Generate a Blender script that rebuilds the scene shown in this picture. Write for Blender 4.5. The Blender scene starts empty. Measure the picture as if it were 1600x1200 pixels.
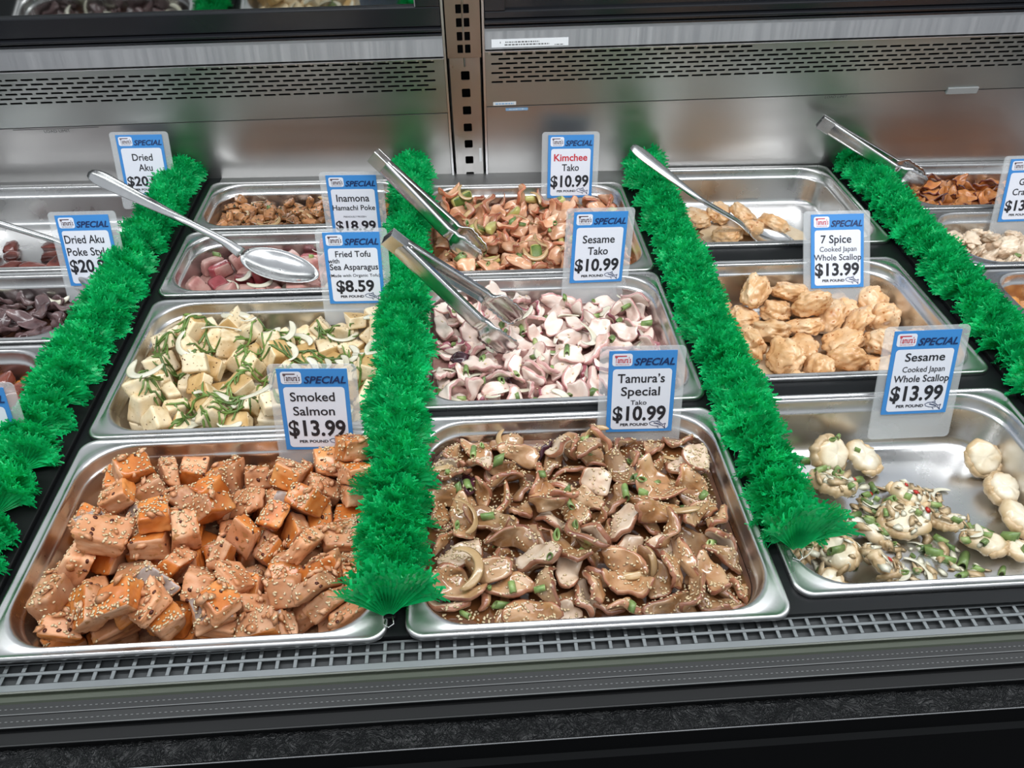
import bpy, bmesh, math, random
import numpy as np
from mathutils import Vector, Matrix, Quaternion, noise
from mathutils.bvhtree import BVHTree

scn = bpy.context.scene
COL = scn.collection
PI = math.pi

# ------------------------------------------------------------------ camera
cam_data = bpy.data.cameras.new('camera')
cam_data.sensor_fit = 'HORIZONTAL'
cam_data.sensor_width = 36.0
cam_data.lens = 27.126
cam_data.clip_start = 0.02
cam_data.clip_end = 50
cam = bpy.data.objects.new('camera', cam_data)
COL.objects.link(cam)
CR = ((0.9975, -0.0694, 0.0118), (-0.0356, -0.6419, -0.766), (0.0607, 0.7637, -0.6428))
m3 = Matrix(((CR[0][0], -CR[1][0], -CR[2][0]), (CR[0][1], -CR[1][1], -CR[2][1]), (CR[0][2], -CR[1][2], -CR[2][2])))
m4 = m3.to_quaternion().to_matrix().to_4x4()
m4.translation = Vector((-0.1061, -0.3506, 0.5602))
cam.matrix_world = m4
scn.camera = cam

# ------------------------------------------------------------------ world, lights, exposure
scn.view_settings.view_transform = 'Standard'
scn.view_settings.look = 'None'
scn.view_settings.gamma = 1.0
scn.view_settings.use_curve_mapping = False
scn.view_settings.exposure = 0.20

world = bpy.data.worlds.new('shop_light')
scn.world = world
world.use_nodes = True
wb = world.node_tree.nodes['Background']
wb.inputs[0].default_value = (0.86, 0.93, 1.0, 1)
wb.inputs[1].default_value = 0.50
# the shop: pale ceiling above, dark floor below
_n = world.node_tree.nodes; _l = world.node_tree.links
_tc = _n.new('ShaderNodeTexCoord'); _sx = _n.new('ShaderNodeSeparateXYZ'); _cr = _n.new('ShaderNodeValToRGB')
_cr.color_ramp.elements[0].position = 0.40; _cr.color_ramp.elements[0].color = (0.045, 0.045, 0.05, 1)
_cr.color_ramp.elements[1].position = 0.62; _cr.color_ramp.elements[1].color = (0.88, 0.94, 1.0, 1)
_mr = _n.new('ShaderNodeMapRange'); _mr.inputs[1].default_value = -1; _mr.inputs[2].default_value = 1
_l.new(_tc.outputs['Generated'], _sx.inputs[0]); _l.new(_sx.outputs[2], _mr.inputs[0]); _l.new(_mr.outputs[0], _cr.inputs[0]); _l.new(_cr.outputs[0], wb.inputs[0])

def area_light(name, loc, target, sx, sy, power, color=(1, 1, 1)):
    d = bpy.data.lights.new(name, 'AREA')
    d.shape = 'RECTANGLE'
    d.size, d.size_y = sx, sy
    d.energy = power
    d.color = color
    o = bpy.data.objects.new(name, d)
    COL.objects.link(o)
    o.location = loc
    o.rotation_euler = (Vector(target) - Vector(loc)).to_track_quat('-Z', 'Y').to_euler()
    return o

area_light('case_tube_light', (0.0, 0.20, 0.78), (0.0, 0.42, 0.0), 2.6, 0.10, 10.0, (0.95, 0.98, 1.0))
area_light('ceiling_panel_light', (0.3, -0.6, 2.4), (0.1, 0.4, 0.0), 2.6, 1.2, 22.0, (0.97, 0.98, 1.0))

# ------------------------------------------------------------------ helpers
def link(name, me, mats, parent=None):
    o = bpy.data.objects.new(name, me)
    COL.objects.link(o)
    if mats is not None:
        for m in (mats if isinstance(mats, (list, tuple)) else [mats]):
            if m.name not in [x.name for x in me.materials]:
                me.materials.append(m)
    if parent is not None:
        o.parent = parent
    return o

def tag(o, label=None, cat=None, group=None, kind=None):
    if label: o['label'] = label
    if cat: o['category'] = cat
    if group: o['group'] = group
    if kind: o['kind'] = kind
    return o

def empty(name, loc=(0, 0, 0)):
    o = bpy.data.objects.new(name, None)
    o.empty_display_size = 0.02
    COL.objects.link(o)
    o.location = loc
    return o

def mesh_from(name, verts, faces, smooth=True, midx=None):
    me = bpy.data.meshes.new(name)
    me.from_pydata([tuple(v) for v in verts], [], [tuple(f) for f in faces])
    if midx is not None:
        me.polygons.foreach_set('material_index', midx)
    if smooth:
        me.polygons.foreach_set('use_smooth', [True] * len(me.polygons))
    me.update()
    return me

class MB:
    """collects vertices and faces of one mesh"""
    def __init__(self):
        self.v, self.f, self.m = [], [], []
    def add(self, vs, fs, mi=0):
        b = len(self.v)
        self.v += [tuple(x) for x in vs]
        self.f += [tuple(i + b for i in f) for f in fs]
        self.m += [mi] * len(fs)
    def box(self, a, b, mi=0, T=None):
        x0, y0, z0 = a; x1, y1, z1 = b
        vs = [(x0, y0, z0), (x1, y0, z0), (x1, y1, z0), (x0, y1, z0), (x0, y0, z1), (x1, y0, z1), (x1, y1, z1), (x0, y1, z1)]
        if T is not None: vs = [T(*p) for p in vs]
        self.add(vs, [(0, 3, 2, 1), (4, 5, 6, 7), (0, 1, 5, 4), (1, 2, 6, 5), (2, 3, 7, 6), (3, 0, 4, 7)], mi)
    def tube(self, pts, rad, n=8, mi=0, cap=True):
        pts = [Vector(p) for p in pts]
        rs = rad if isinstance(rad, (list, tuple)) else [rad] * len(pts)
        vs, fs = [], []
        up = Vector((0, 0, 1))
        t0 = (pts[1] - pts[0]).normalized()
        if abs(t0.dot(up)) > 0.95: up = Vector((1, 0, 0))
        for i, p in enumerate(pts):
            t = (pts[min(i + 1, len(pts) - 1)] - pts[max(i - 1, 0)]).normalized()
            s = t.cross(up).normalized()
            u = s.cross(t)
            up = u
            for k in range(n):
                a = 2 * PI * k / n
                vs.append(p + (s * math.cos(a) + u * math.sin(a)) * rs[i])
        for i in range(len(pts) - 1):
            for k in range(n):
                fs.append((i * n + k, i * n + (k + 1) % n, (i + 1) * n + (k + 1) % n, (i + 1) * n + k))
        if cap:
            fs.append(tuple(range(n - 1, -1, -1)))
            fs.append(tuple((len(pts) - 1) * n + k for k in range(n)))
        self.add(vs, fs, mi)
    def mesh(self, name, smooth=False):
        return mesh_from(name, self.v, self.f, smooth, self.m)
    def build(self, name, mats, parent=None, smooth=False):
        return link(name, self.mesh(name, smooth), mats, parent)

def bevel(o, w, seg=2):
    md = o.modifiers.new('bevel', 'BEVEL')
    md.width = w; md.segments = seg; md.limit_method = 'ANGLE'; md.angle_limit = math.radians(40)
    return o

# ------------------------------------------------------------------ materials
def node_mat(name):
    m = bpy.data.materials.new(name)
    m.use_nodes = True
    nt = m.node_tree
    return m, nt, nt.nodes['Principled BSDF']

def plain(name, col, rough=0.5, metal=0.0, coat=0.0):
    m, nt, b = node_mat(name)
    b.inputs['Base Color'].default_value = (*col, 1)
    b.inputs['Roughness'].default_value = rough
    b.inputs['Metallic'].default_value = metal
    if max(col) < 0.012: b.inputs['Specular IOR Level'].default_value = 0.22
    if coat: b.inputs['Coat Weight'].default_value = coat
    return m

def steel(name, col=(0.62, 0.62, 0.62), rough=0.28, brush=None, var=0.12, bump=0.0):
    m, nt, b = node_mat(name)
    N = nt.nodes; L = nt.links
    b.inputs['Base Color'].default_value = (*col, 1)
    b.inputs['Metallic'].default_value = 1.0
    tc = N.new('ShaderNodeTexCoord')
    mp = N.new('ShaderNodeMapping')
    mp.inputs['Scale'].default_value = brush or (30, 30, 30)
    L.new(tc.outputs['Object'], mp.inputs[0])
    nz = N.new('ShaderNodeTexNoise')
    nz.inputs['Scale'].default_value = 1.0
    nz.inputs['Detail'].default_value = 4
    L.new(mp.outputs[0], nz.inputs['Vector'])
    mr = N.new('ShaderNodeMapRange')
    mr.inputs[1].default_value = 0.3; mr.inputs[2].default_value = 0.7
    mr.inputs[3].default_value = max(0.03, rough - var); mr.inputs[4].default_value = rough + var
    L.new(nz.outputs[0], mr.inputs[0])
    L.new(mr.outputs[0], b.inputs['Roughness'])
    if bump:
        bp = N.new('ShaderNodeBump')
        bp.inputs['Strength'].default_value = bump
        bp.inputs['Distance'].default_value = 0.001
        L.new(nz.outputs[0], bp.inputs['Height'])
        L.new(bp.outputs[0], b.inputs['Normal'])
    return m

def food(name, stops, scale=60, rough=0.4, bump=0.25, spec=0.5, detail=5, dist=0.0, coat=0.0, stretch=(1, 1, 1),
         valvar=0.25, speck=None, speck_scale=220, speck_cut=0.70, sss=0.0, bump_scale=None):
    """noise-driven colour ramp that differs from piece to piece"""
    m, nt, b = node_mat(name)
    N = nt.nodes; L = nt.links
    tc = N.new('ShaderNodeTexCoord')
    oi = N.new('ShaderNodeObjectInfo')
    mp = N.new('ShaderNodeMapping')
    mp.inputs['Scale'].default_value = stretch
    L.new(tc.outputs['Object'], mp.inputs[0])
    mul = N.new('ShaderNodeMath'); mul.operation = 'MULTIPLY'; mul.inputs[1].default_value = 37.0
    L.new(oi.outputs['Random'], mul.inputs[0])
    nz = N.new('ShaderNodeTexNoise'); nz.noise_dimensions = '4D'
    nz.inputs['Scale'].default_value = scale
    nz.inputs['Detail'].default_value = detail
    nz.inputs['Distortion'].default_value = dist
    L.new(mp.outputs[0], nz.inputs['Vector']); L.new(mul.outputs[0], nz.inputs['W'])
    cr = N.new('ShaderNodeValToRGB')
    el = cr.color_ramp.elements
    while len(el) < len(stops): el.new(0.5)
    for e, (p, c) in zip(el, stops):
        e.position = p; e.color = (*c, 1)
    L.new(nz.outputs[0], cr.inputs[0])
    hv = N.new('ShaderNodeHueSaturation')
    mr = N.new('ShaderNodeMapRange')
    mr.inputs[3].default_value = 1 - valvar; mr.inputs[4].default_value = 1 + valvar
    L.new(oi.outputs['Random'], mr.inputs[0]); L.new(mr.outputs[0], hv.inputs['Value'])
    L.new(cr.outputs[0], hv.inputs['Color'])
    out = hv.outputs[0]
    if speck:
        n2 = N.new('ShaderNodeTexNoise'); n2.noise_dimensions = '4D'
        n2.inputs['Scale'].default_value = speck_scale; n2.inputs['Detail'].default_value = 2
        L.new(tc.outputs['Object'], n2.inputs['Vector']); L.new(mul.outputs[0], n2.inputs['W'])
        c2 = N.new('ShaderNodeValToRGB')
        c2.color_ramp.elements[0].position = speck_cut - 0.03; c2.color_ramp.elements[0].color = (0, 0, 0, 1)
        c2.color_ramp.elements[1].position = speck_cut; c2.color_ramp.elements[1].color = (1, 1, 1, 1)
        L.new(n2.outputs[0], c2.inputs[0])
        mx = N.new('ShaderNodeMix'); mx.data_type = 'RGBA'
        L.new(c2.outputs[0], mx.inputs[0]); L.new(out, mx.inputs[6]); mx.inputs[7].default_value = (*speck, 1)
        out = mx.outputs[2]
    L.new(out, b.inputs['Base Color'])
    b.inputs['Roughness'].default_value = rough
    b.inputs['Specular IOR Level'].default_value = spec
    if coat:
        b.inputs['Coat Weight'].default_value = coat
        b.inputs['Coat Roughness'].default_value = 0.12
    if bump:
        src = nz.outputs[0]
        if bump_scale:
            n3 = N.new('ShaderNodeTexNoise'); n3.inputs['Scale'].default_value = bump_scale; n3.inputs['Detail'].default_value = 3
            L.new(mp.outputs[0], n3.inputs['Vector']); src = n3.outputs[0]
        bp = N.new('ShaderNodeBump')
        bp.inputs['Strength'].default_value = bump
        bp.inputs['Distance'].default_value = 0.002
        L.new(src, bp.inputs['Height']); L.new(bp.outputs[0], b.inputs['Normal'])
    return m

M = {}
M['pan'] = steel('pan_steel', (0.66, 0.655, 0.65), 0.29, (18, 18, 18), 0.07)
M['brushed'] = steel('brushed_steel', (0.49, 0.485, 0.48), 0.43, (3, 40, 40), 0.05)
M['vent_steel'] = steel('vent_steel', (0.43, 0.455, 0.445), 0.44, (8, 30, 30), 0.05)
M['lip'] = steel('lip_steel', (0.68, 0.68, 0.69), 0.36, (160, 3, 3), 0.06, 0.006)
M['utensil'] = steel('utensil_steel', (0.68, 0.68, 0.68), 0.22, (40, 40, 40), 0.08)
M['grille'] = steel('grille_steel', (0.20, 0.215, 0.22), 0.5, (30, 30, 30), 0.08)
M['post'] = steel('post_steel', (0.46, 0.45, 0.44), 0.34, (60, 60, 6), 0.08)
M['post_reflection'] = steel('reflection_tinted_post_steel', (0.40, 0.33, 0.28), 0.38, (60, 60, 6), 0.08)  # brownish reflection on the upper post, put into the steel's base colour
M['black'] = plain('black_plastic', (0.005, 0.0055, 0.006), 0.5)
M['deck'] = plain('black_deck', (0.009, 0.010, 0.011), 0.34)
M['void'] = plain('dark_void', (0.006, 0.006, 0.007), 0.9)
M['gasket'] = plain('grey_gasket', (0.0115, 0.0125, 0.013), 0.55)
M['olive'] = plain('olive_glass_edge', (0.055, 0.065, 0.045), 0.3)
M['edge_line'] = plain('grey_edge', (0.20, 0.205, 0.21), 0.4)
M['dash'] = plain('pale_dash', (0.13, 0.135, 0.135), 0.5)
M['door_frame'] = plain('black_door_frame', (0.013, 0.014, 0.017), 0.22)
M['door_glass'] = plain('dark_door_mirror', (0.42, 0.43, 0.42), 0.04, 1.0)
M['white'] = plain('white_label', (0.72, 0.74, 0.76), 0.5)
M['grey_print'] = plain('grey_print', (0.12, 0.12, 0.12), 0.6)
M['blue_print'] = plain('blue_sticker', (0.25, 0.45, 0.70), 0.5)
M['tape'] = plain('clear_tape', (0.30, 0.31, 0.31), 0.3)
M['tray'] = plain('grille_tray_grey', (0.034, 0.038, 0.040), 0.6)

def leather():
    m, nt, b = node_mat('black_textured_vinyl')
    N = nt.nodes; L = nt.links
    b.inputs['Base Color'].default_value = (0.006, 0.0065, 0.007, 1)
    b.inputs['Specular IOR Level'].default_value = 0.3
    b.inputs['Roughness'].default_value = 0.34
    tc = N.new('ShaderNodeTexCoord')
    vo = N.new('ShaderNodeTexVoronoi'); vo.inputs['Scale'].default_value = 150
    nz = N.new('ShaderNodeTexNoise'); nz.inputs['Scale'].default_value = 60; nz.inputs['Distortion'].default_value = 1.5
    L.new(tc.outputs['Object'], nz.inputs['Vector'])
    L.new(nz.outputs[1], vo.inputs['Vector']); vo.inputs['Scale'].default_value = 14
    bp = N.new('ShaderNodeBump'); bp.inputs['Strength'].default_value = 0.7; bp.inputs['Distance'].default_value = 0.002
    L.new(vo.outputs[0], bp.inputs['Height']); L.new(bp.outputs[0], b.inputs['Normal'])
    return m
M['leather'] = leather()

def parsley():
    m, nt, b = node_mat('green_parsley_plastic')
    N = nt.nodes; L = nt.links
    tc = N.new('ShaderNodeTexCoord')
    nz = N.new('ShaderNodeTexNoise'); nz.inputs['Scale'].default_value = 55; nz.inputs['Detail'].default_value = 3
    L.new(tc.outputs['Object'], nz.inputs['Vector'])
    cr = N.new('ShaderNodeValToRGB')
    cr.color_ramp.elements[0].position = 0.3; cr.color_ramp.elements[0].color = (0.001, 0.38, 0.10, 1)
    cr.color_ramp.elements[1].position = 0.7; cr.color_ramp.elements[1].color = (0.012, 0.74, 0.23, 1)
    L.new(nz.outputs[0], cr.inputs[0])
    L.new(cr.outputs[0], b.inputs['Base Color'])
    b.inputs['Roughness'].default_value = 0.38
    tr = N.new('ShaderNodeBsdfTranslucent')
    L.new(cr.outputs[0], tr.inputs['Color'])
    mx = N.new('ShaderNodeMixShader'); mx.inputs[0].default_value = 0.35
    L.new(b.outputs[0], mx.inputs[1]); L.new(tr.outputs[0], mx.inputs[2])
    L.new(mx.outputs[0], nt.nodes['Material Output'].inputs['Surface'])
    return m
M['parsley'] = parsley()

def acrylic():
    m, nt, b = node_mat('frosted_acrylic')
    N = nt.nodes; L = nt.links
    b.inputs['Base Color'].default_value = (0.75, 0.78, 0.80, 1)
    b.inputs['Roughness'].default_value = 0.12
    b.inputs['Alpha'].default_value = 0.30
    return m
M['acrylic'] = acrylic()

def clear_pane():
    m = bpy.data.materials.new('clear_front_glass')
    m.use_nodes = True
    nt = m.node_tree
    nt.nodes.remove(nt.nodes['Principled BSDF'])
    t = nt.nodes.new('ShaderNodeBsdfTransparent')
    t.inputs['Color'].default_value = (1, 1, 1, 1)
    nt.links.new(t.outputs[0], nt.nodes['Material Output'].inputs['Surface'])
    return m
M['pane'] = clear_pane()

M['card_white'] = plain('card_white', (0.74, 0.76, 0.84), 0.45)
M['card_blue'] = plain('card_blue', (0.045, 0.24, 0.60), 0.45)
M['ink_black'] = plain('ink_black', (0.014, 0.014, 0.020), 0.5)
M['ink_navy'] = plain('ink_navy', (0.006, 0.022, 0.10), 0.5)
M['ink_red'] = plain('ink_red', (0.55, 0.03, 0.05), 0.5)
M['ink_maroon'] = plain('ink_maroon', (0.075, 0.03, 0.035), 0.5)
CARD_MATS = ['card_white', 'card_blue', 'ink_black', 'ink_navy', 'ink_red', 'ink_maroon']

# foods
M['salmon_flesh'] = food('salmon_flesh', [(0.25, (0.30, 0.095, 0.03)), (0.45, (0.60, 0.265, 0.12)), (0.75, (0.77, 0.48, 0.30))], 36, 0.42, 0.6, stretch=(1, 1, 3.0), valvar=0.22, speck=(0.44, 0.20, 0.07), speck_scale=170, speck_cut=0.64)
M['salmon_skin'] = food('salmon_orange_glaze', [(0.25, (0.34, 0.075, 0.014)), (0.5, (0.60, 0.185, 0.035)), (0.8, (0.74, 0.36, 0.12))], 45, 0.26, 0.35, coat=0.35, valvar=0.2)
M['salmon_silver'] = food('salmon_silver_skin', [(0.3, (0.16, 0.12, 0.10)), (0.55, (0.36, 0.28, 0.24)), (0.75, (0.52, 0.42, 0.38))], 110, 0.26, 0.35, coat=0.4, valvar=0.15)
M['tofu'] = food('tofu_white', [(0.3, (0.66, 0.46, 0.22)), (0.5, (0.88, 0.72, 0.47)), (0.8, (0.93, 0.82, 0.63))], 60, 0.45, 0.45, valvar=0.10, speck=(0.34, 0.24, 0.10), speck_scale=300, speck_cut=0.69)
M['tofu_fried'] = food('tofu_fried_skin', [(0.3, (0.46, 0.27, 0.09)), (0.6, (0.66, 0.44, 0.19)), (0.8, (0.76, 0.60, 0.36))], 60, 0.42, 0.4, valvar=0.12)
M['onion'] = food('onion_slice', [(0.3, (0.62, 0.58, 0.42)), (0.6, (0.76, 0.73, 0.60)), (0.85, (0.85, 0.83, 0.74))], 40, 0.22, 0.12, coat=0.4, valvar=0.1)
M['onion_brown'] = food('dressed_onion', [(0.3, (0.40, 0.24, 0.10)), (0.6, (0.56, 0.38, 0.19)), (0.85, (0.68, 0.50, 0.30))], 40, 0.2, 0.12, coat=0.5, valvar=0.15)
M['scallion'] = food('green_onion', [(0.3, (0.08, 0.15, 0.045)), (0.55, (0.22, 0.32, 0.10)), (0.8, (0.50, 0.54, 0.26))], 120, 0.3, 0.15, valvar=0.3)
M['asparagus'] = food('sea_asparagus', [(0.3, (0.05, 0.10, 0.02)), (0.6, (0.15, 0.24, 0.05)), (0.85, (0.28, 0.36, 0.11))], 80, 0.35, 0.2, valvar=0.25)
M['tako_brown'] = food('octopus_brown_flesh', [(0.22, (0.15, 0.054, 0.018)), (0.45, (0.38, 0.19, 0.08)), (0.72, (0.60, 0.40, 0.235))], 48, 0.14, 0.4, coat=0.9, valvar=0.30)
M['tako_brown_skin'] = food('octopus_brown_skin', [(0.3, (0.20, 0.055, 0.03)), (0.55, (0.39, 0.17, 0.095)), (0.8, (0.52, 0.31, 0.19))], 60, 0.18, 0.3, coat=0.7, valvar=0.28)
M['tako_pink'] = food('octopus_pale_flesh', [(0.25, (0.56, 0.31, 0.25)), (0.45, (0.82, 0.64, 0.55)), (0.75, (0.90, 0.82, 0.74))], 45, 0.28, 0.35, coat=0.3, valvar=0.10)
M['tako_tan'] = food('octopus_tan_flesh', [(0.25, (0.46, 0.27, 0.16)), (0.5, (0.66, 0.49, 0.35)), (0.8, (0.78, 0.66, 0.53))], 60, 0.2, 0.3, coat=0.6, valvar=0.15)
M['tako_rose'] = food('octopus_rose_skin', [(0.3, (0.48, 0.20, 0.19)), (0.6, (0.68, 0.42, 0.38)), (0.8, (0.80, 0.60, 0.54))], 70, 0.25, 0.3, coat=0.3, valvar=0.2)
M['tako_purple'] = food('octopus_purple_skin', [(0.3, (0.12, 0.02, 0.045)), (0.55, (0.36, 0.11, 0.13)), (0.8, (0.60, 0.32, 0.30))], 70, 0.25, 0.3, coat=0.3, valvar=0.3)
M['tako_dark'] = food('octopus_dark_piece', [(0.3, (0.03, 0.008, 0.018)), (0.6, (0.09, 0.025, 0.04)), (0.8, (0.20, 0.07, 0.09))], 60, 0.2, 0.3, coat=0.5, valvar=0.25)
M['kim'] = food('kimchee_octopus_flesh', [(0.25, (0.50, 0.17, 0.08)), (0.48, (0.74, 0.39, 0.22)), (0.76, (0.86, 0.62, 0.46))], 45, 0.22, 0.35, coat=0.5, valvar=0.16)
M['kim_skin'] = food('kimchee_octopus_skin', [(0.3, (0.30, 0.06, 0.03)), (0.6, (0.56, 0.20, 0.10)), (0.8, (0.70, 0.38, 0.22))], 60, 0.2, 0.3, coat=0.5, valvar=0.25)
M['cucumber'] = food('cucumber_flesh', [(0.3, (0.42, 0.38, 0.10)), (0.6, (0.60, 0.56, 0.20)), (0.8, (0.70, 0.66, 0.34))], 60, 0.22, 0.15, coat=0.4, valvar=0.12)
M['cuke_skin'] = food('cucumber_skin', [(0.3, (0.06, 0.12, 0.02)), (0.7, (0.20, 0.27, 0.06))], 60, 0.25, 0.15, coat=0.3, valvar=0.2)
M['spice'] = food('spiced_scallop_sauce', [(0.25, (0.46, 0.20, 0.065)), (0.42, (0.74, 0.43, 0.20)), (0.72, (0.86, 0.63, 0.40))], 60, 0.34, 0.9, coat=0.25, valvar=0.08, speck=(0.46, 0.16, 0.04), speck_scale=230, speck_cut=0.67)
M['scallop_white'] = food('scallop_muscle', [(0.25, (0.50, 0.34, 0.17)), (0.45, (0.74, 0.61, 0.42)), (0.8, (0.84, 0.77, 0.62))], 60, 0.28, 0.5, coat=0.35, stretch=(1, 1, 0.3), valvar=0.1)
def scallop_mat():
    m = food('scallop_muscle', [(0.25, (0.62, 0.46, 0.26)), (0.42, (0.80, 0.69, 0.50)), (0.8, (0.88, 0.82, 0.68))], 60, 0.28, 0.5, coat=0.35, valvar=0.1)
    nt = m.node_tree; N = nt.nodes; L = nt.links
    b = N['Principled BSDF']; src = b.inputs['Base Color'].links[0].from_socket
    tc = N.new('ShaderNodeTexCoord'); sp = N.new('ShaderNodeVectorMath'); sp.operation = 'MULTIPLY'; sp.inputs[1].default_value = (1, 1, 0)
    ln = N.new('ShaderNodeVectorMath'); ln.operation = 'LENGTH'
    L.new(tc.outputs['Object'], sp.inputs[0]); L.new(sp.outputs[0], ln.inputs[0])
    r = N.new('ShaderNodeMapRange'); r.inputs[1].default_value = 0.0125; r.inputs[2].default_value = 0.0225; r.interpolation_type = 'SMOOTHSTEP'
    L.new(ln.outputs['Value'], r.inputs[0])
    mx = N.new('ShaderNodeMix'); mx.data_type = 'RGBA'; mx.inputs[7].default_value = (0.58, 0.40, 0.20, 1)
    L.new(r.outputs[0], mx.inputs[0]); L.new(src, mx.inputs[6]); L.new(mx.outputs[2], b.inputs['Base Color'])
    return m
M['scallop_white'] = scallop_mat()
M['scallop_mantle'] = food('scallop_mantle', [(0.25, (0.36, 0.22, 0.10)), (0.5, (0.60, 0.43, 0.24)), (0.8, (0.74, 0.60, 0.40))], 110, 0.34, 0.6, coat=0.2, valvar=0.15)
M['hamachi'] = food('hamachi_flesh', [(0.25, (0.34, 0.09, 0.08)), (0.5, (0.58, 0.30, 0.26)), (0.8, (0.72, 0.52, 0.44))], 50, 0.25, 0.25, coat=0.4, stretch=(1, 1, 2), valvar=0.18)
M['hamachi_red'] = food('hamachi_red_flesh', [(0.3, (0.20, 0.025, 0.03)), (0.6, (0.36, 0.07, 0.08)), (0.8, (0.52, 0.20, 0.18))], 50, 0.22, 0.25, coat=0.4, valvar=0.2)
M['inamona'] = food('inamona_flesh', [(0.25, (0.13, 0.05, 0.02)), (0.5, (0.42, 0.18, 0.07)), (0.8, (0.60, 0.34, 0.15))], 90, 0.28, 0.4, coat=0.4, valvar=0.3, speck=(0.05, 0.05, 0.02), speck_scale=260, speck_cut=0.62)
M['aku'] = food('dried_aku_flesh', [(0.25, (0.05, 0.012, 0.010)), (0.55, (0.16, 0.035, 0.025)), (0.85, (0.30, 0.10, 0.07))], 60, 0.22, 0.4, coat=0.5, valvar=0.25)
M['aku_purple'] = food('dried_aku_dark_flesh', [(0.25, (0.05, 0.028, 0.03)), (0.55, (0.13, 0.075, 0.075)), (0.85, (0.24, 0.15, 0.14))], 60, 0.26, 0.4, coat=0.4, valvar=0.25)
M['aku_red'] = food('red_glazed_fish', [(0.25, (0.10, 0.02, 0.012)), (0.55, (0.24, 0.06, 0.035)), (0.85, (0.42, 0.17, 0.10))], 60, 0.18, 0.3, coat=0.6, valvar=0.25)
M['carrot'] = food('carrot_strip', [(0.3, (0.55, 0.15, 0.02)), (0.7, (0.74, 0.28, 0.05))], 60, 0.25, 0.2, coat=0.3, valvar=0.15)
M['craw'] = food('orange_shell_piece', [(0.25, (0.26, 0.07, 0.015)), (0.5, (0.56, 0.20, 0.05)), (0.8, (0.68, 0.32, 0.10))], 60, 0.3, 0.4, coat=0.3, valvar=0.2)
M['cream_mix'] = food('creamy_seafood', [(0.25, (0.58, 0.38, 0.24)), (0.5, (0.76, 0.60, 0.44)), (0.8, (0.84, 0.73, 0.58))], 60, 0.34, 0.5, coat=0.25, valvar=0.1)
M['roe'] = food('orange_roe_mix', [(0.3, (0.62, 0.20, 0.02)), (0.7, (0.80, 0.36, 0.06))], 160, 0.25, 0.6, coat=0.4, valvar=0.1)
M['seed'] = food('sesame_seed', [(0.3, (0.66, 0.48, 0.25)), (0.7, (0.88, 0.74, 0.50))], 200, 0.35, 0.0, valvar=0.05)
M['chili'] = plain('red_pepper', (0.50, 0.03, 0.02), 0.3)
M['pepper_dark'] = plain('dark_flake', (0.10, 0.025, 0.015), 0.35)
M['soy'] = food('soy_marinade', [(0.3, (0.045, 0.014, 0.005)), (0.7, (0.16, 0.060, 0.020))], 26, 0.06, 0.10, coat=0.5, valvar=0)
M['salmon_bed'] = food('salmon_crumb_bed', [(0.3, (0.14, 0.055, 0.03)), (0.6, (0.36, 0.18, 0.09)), (0.8, (0.55, 0.36, 0.20))], 160, 0.4, 1.0, valvar=0)
M['pale_bed'] = food('pale_dressing', [(0.3, (0.34, 0.24, 0.14)), (0.7, (0.56, 0.45, 0.30))], 80, 0.3, 0.5, valvar=0)
M['pink_bed'] = food('pink_dressing', [(0.3, (0.20, 0.08, 0.07)), (0.7, (0.44, 0.26, 0.22))], 80, 0.3, 0.5, valvar=0)
M['kim_bed'] = food('kimchee_dressing', [(0.3, (0.26, 0.07, 0.02)), (0.7, (0.48, 0.20, 0.08))], 80, 0.25, 0.5, valvar=0)
M['dark_bed'] = food('dark_dressing', [(0.3, (0.035, 0.014, 0.010)), (0.7, (0.12, 0.05, 0.03))], 80, 0.25, 0.5, valvar=0)
M['cream_sauce'] = food('cream_sauce', [(0.3, (0.60, 0.44, 0.26)), (0.7, (0.76, 0.62, 0.44))], 60, 0.28, 0.4, valvar=0)
M['orange_sauce'] = food('orange_sauce', [(0.3, (0.42, 0.16, 0.05)), (0.7, (0.58, 0.27, 0.10))], 40, 0.3, 0.2, valvar=0)

# ------------------------------------------------------------------ the case: back wall
AR = 0.0241
_U0 = Vector((1, 0, 0)); _V0 = Vector((0, -0.216, 0.976)).normalized(); _N = Vector((0, -0.976, -0.216)).normalized()
EU = _U0 * math.cos(AR) + _V0 * math.sin(AR)
EV = -_U0 * math.sin(AR) + _V0 * math.cos(AR)
WO = Vector((-0.085, 0.875, 0.0))
def WP(u, v, n=0.0):
    return tuple(WO + EU * u + EV * v + _N * n)

def perforated(mb, u0, u1, v0, v1, n, rows, mi=0):
    """flat sheet with slots; rows = list of (v centre, height, [(ua, ub), ...])"""
    v = v0
    def q(a, b, c, d):
        mb.add([WP(a, c, n), WP(b, c, n), WP(b, d, n), WP(a, d, n)], [(0, 1, 2, 3)], mi)
    for vc, h, slots in sorted(rows):
        q(u0, u1, v, vc - h / 2)
        ua = u0
        for a, b in slots:
            q(ua, a, vc - h / 2, vc + h / 2)
            c = min(h, b - a) * (0.28 if b - a > 3 * h else 0.10)
            for (x, sx) in ((a, 1), (b, -1)):
                for (y, sy) in ((vc - h / 2, 1), (vc + h / 2, -1)):
                    mb.add([WP(x, y, n), WP(x + sx * c, y, n), WP(x, y + sy * c, n)], [(0, 1, 2)], mi)
            # the cut edge of the sheet
            for (p0, p1) in (((a, vc - h / 2), (b, vc - h / 2)), ((b, vc + h / 2), (a, vc + h / 2)), ((a, vc + h / 2), (a, vc - h / 2)), ((b, vc - h / 2), (b, vc + h / 2))):
                mb.add([WP(*p0, n), WP(*p1, n), WP(*p1, n - 0.0012), WP(*p0, n - 0.0012)], [(0, 1, 2, 3)], mi)
            ua = b
        q(ua, u1, vc - h / 2, vc + h / 2)
        v = vc + h / 2
    q(u0, u1, v, v1)

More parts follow.
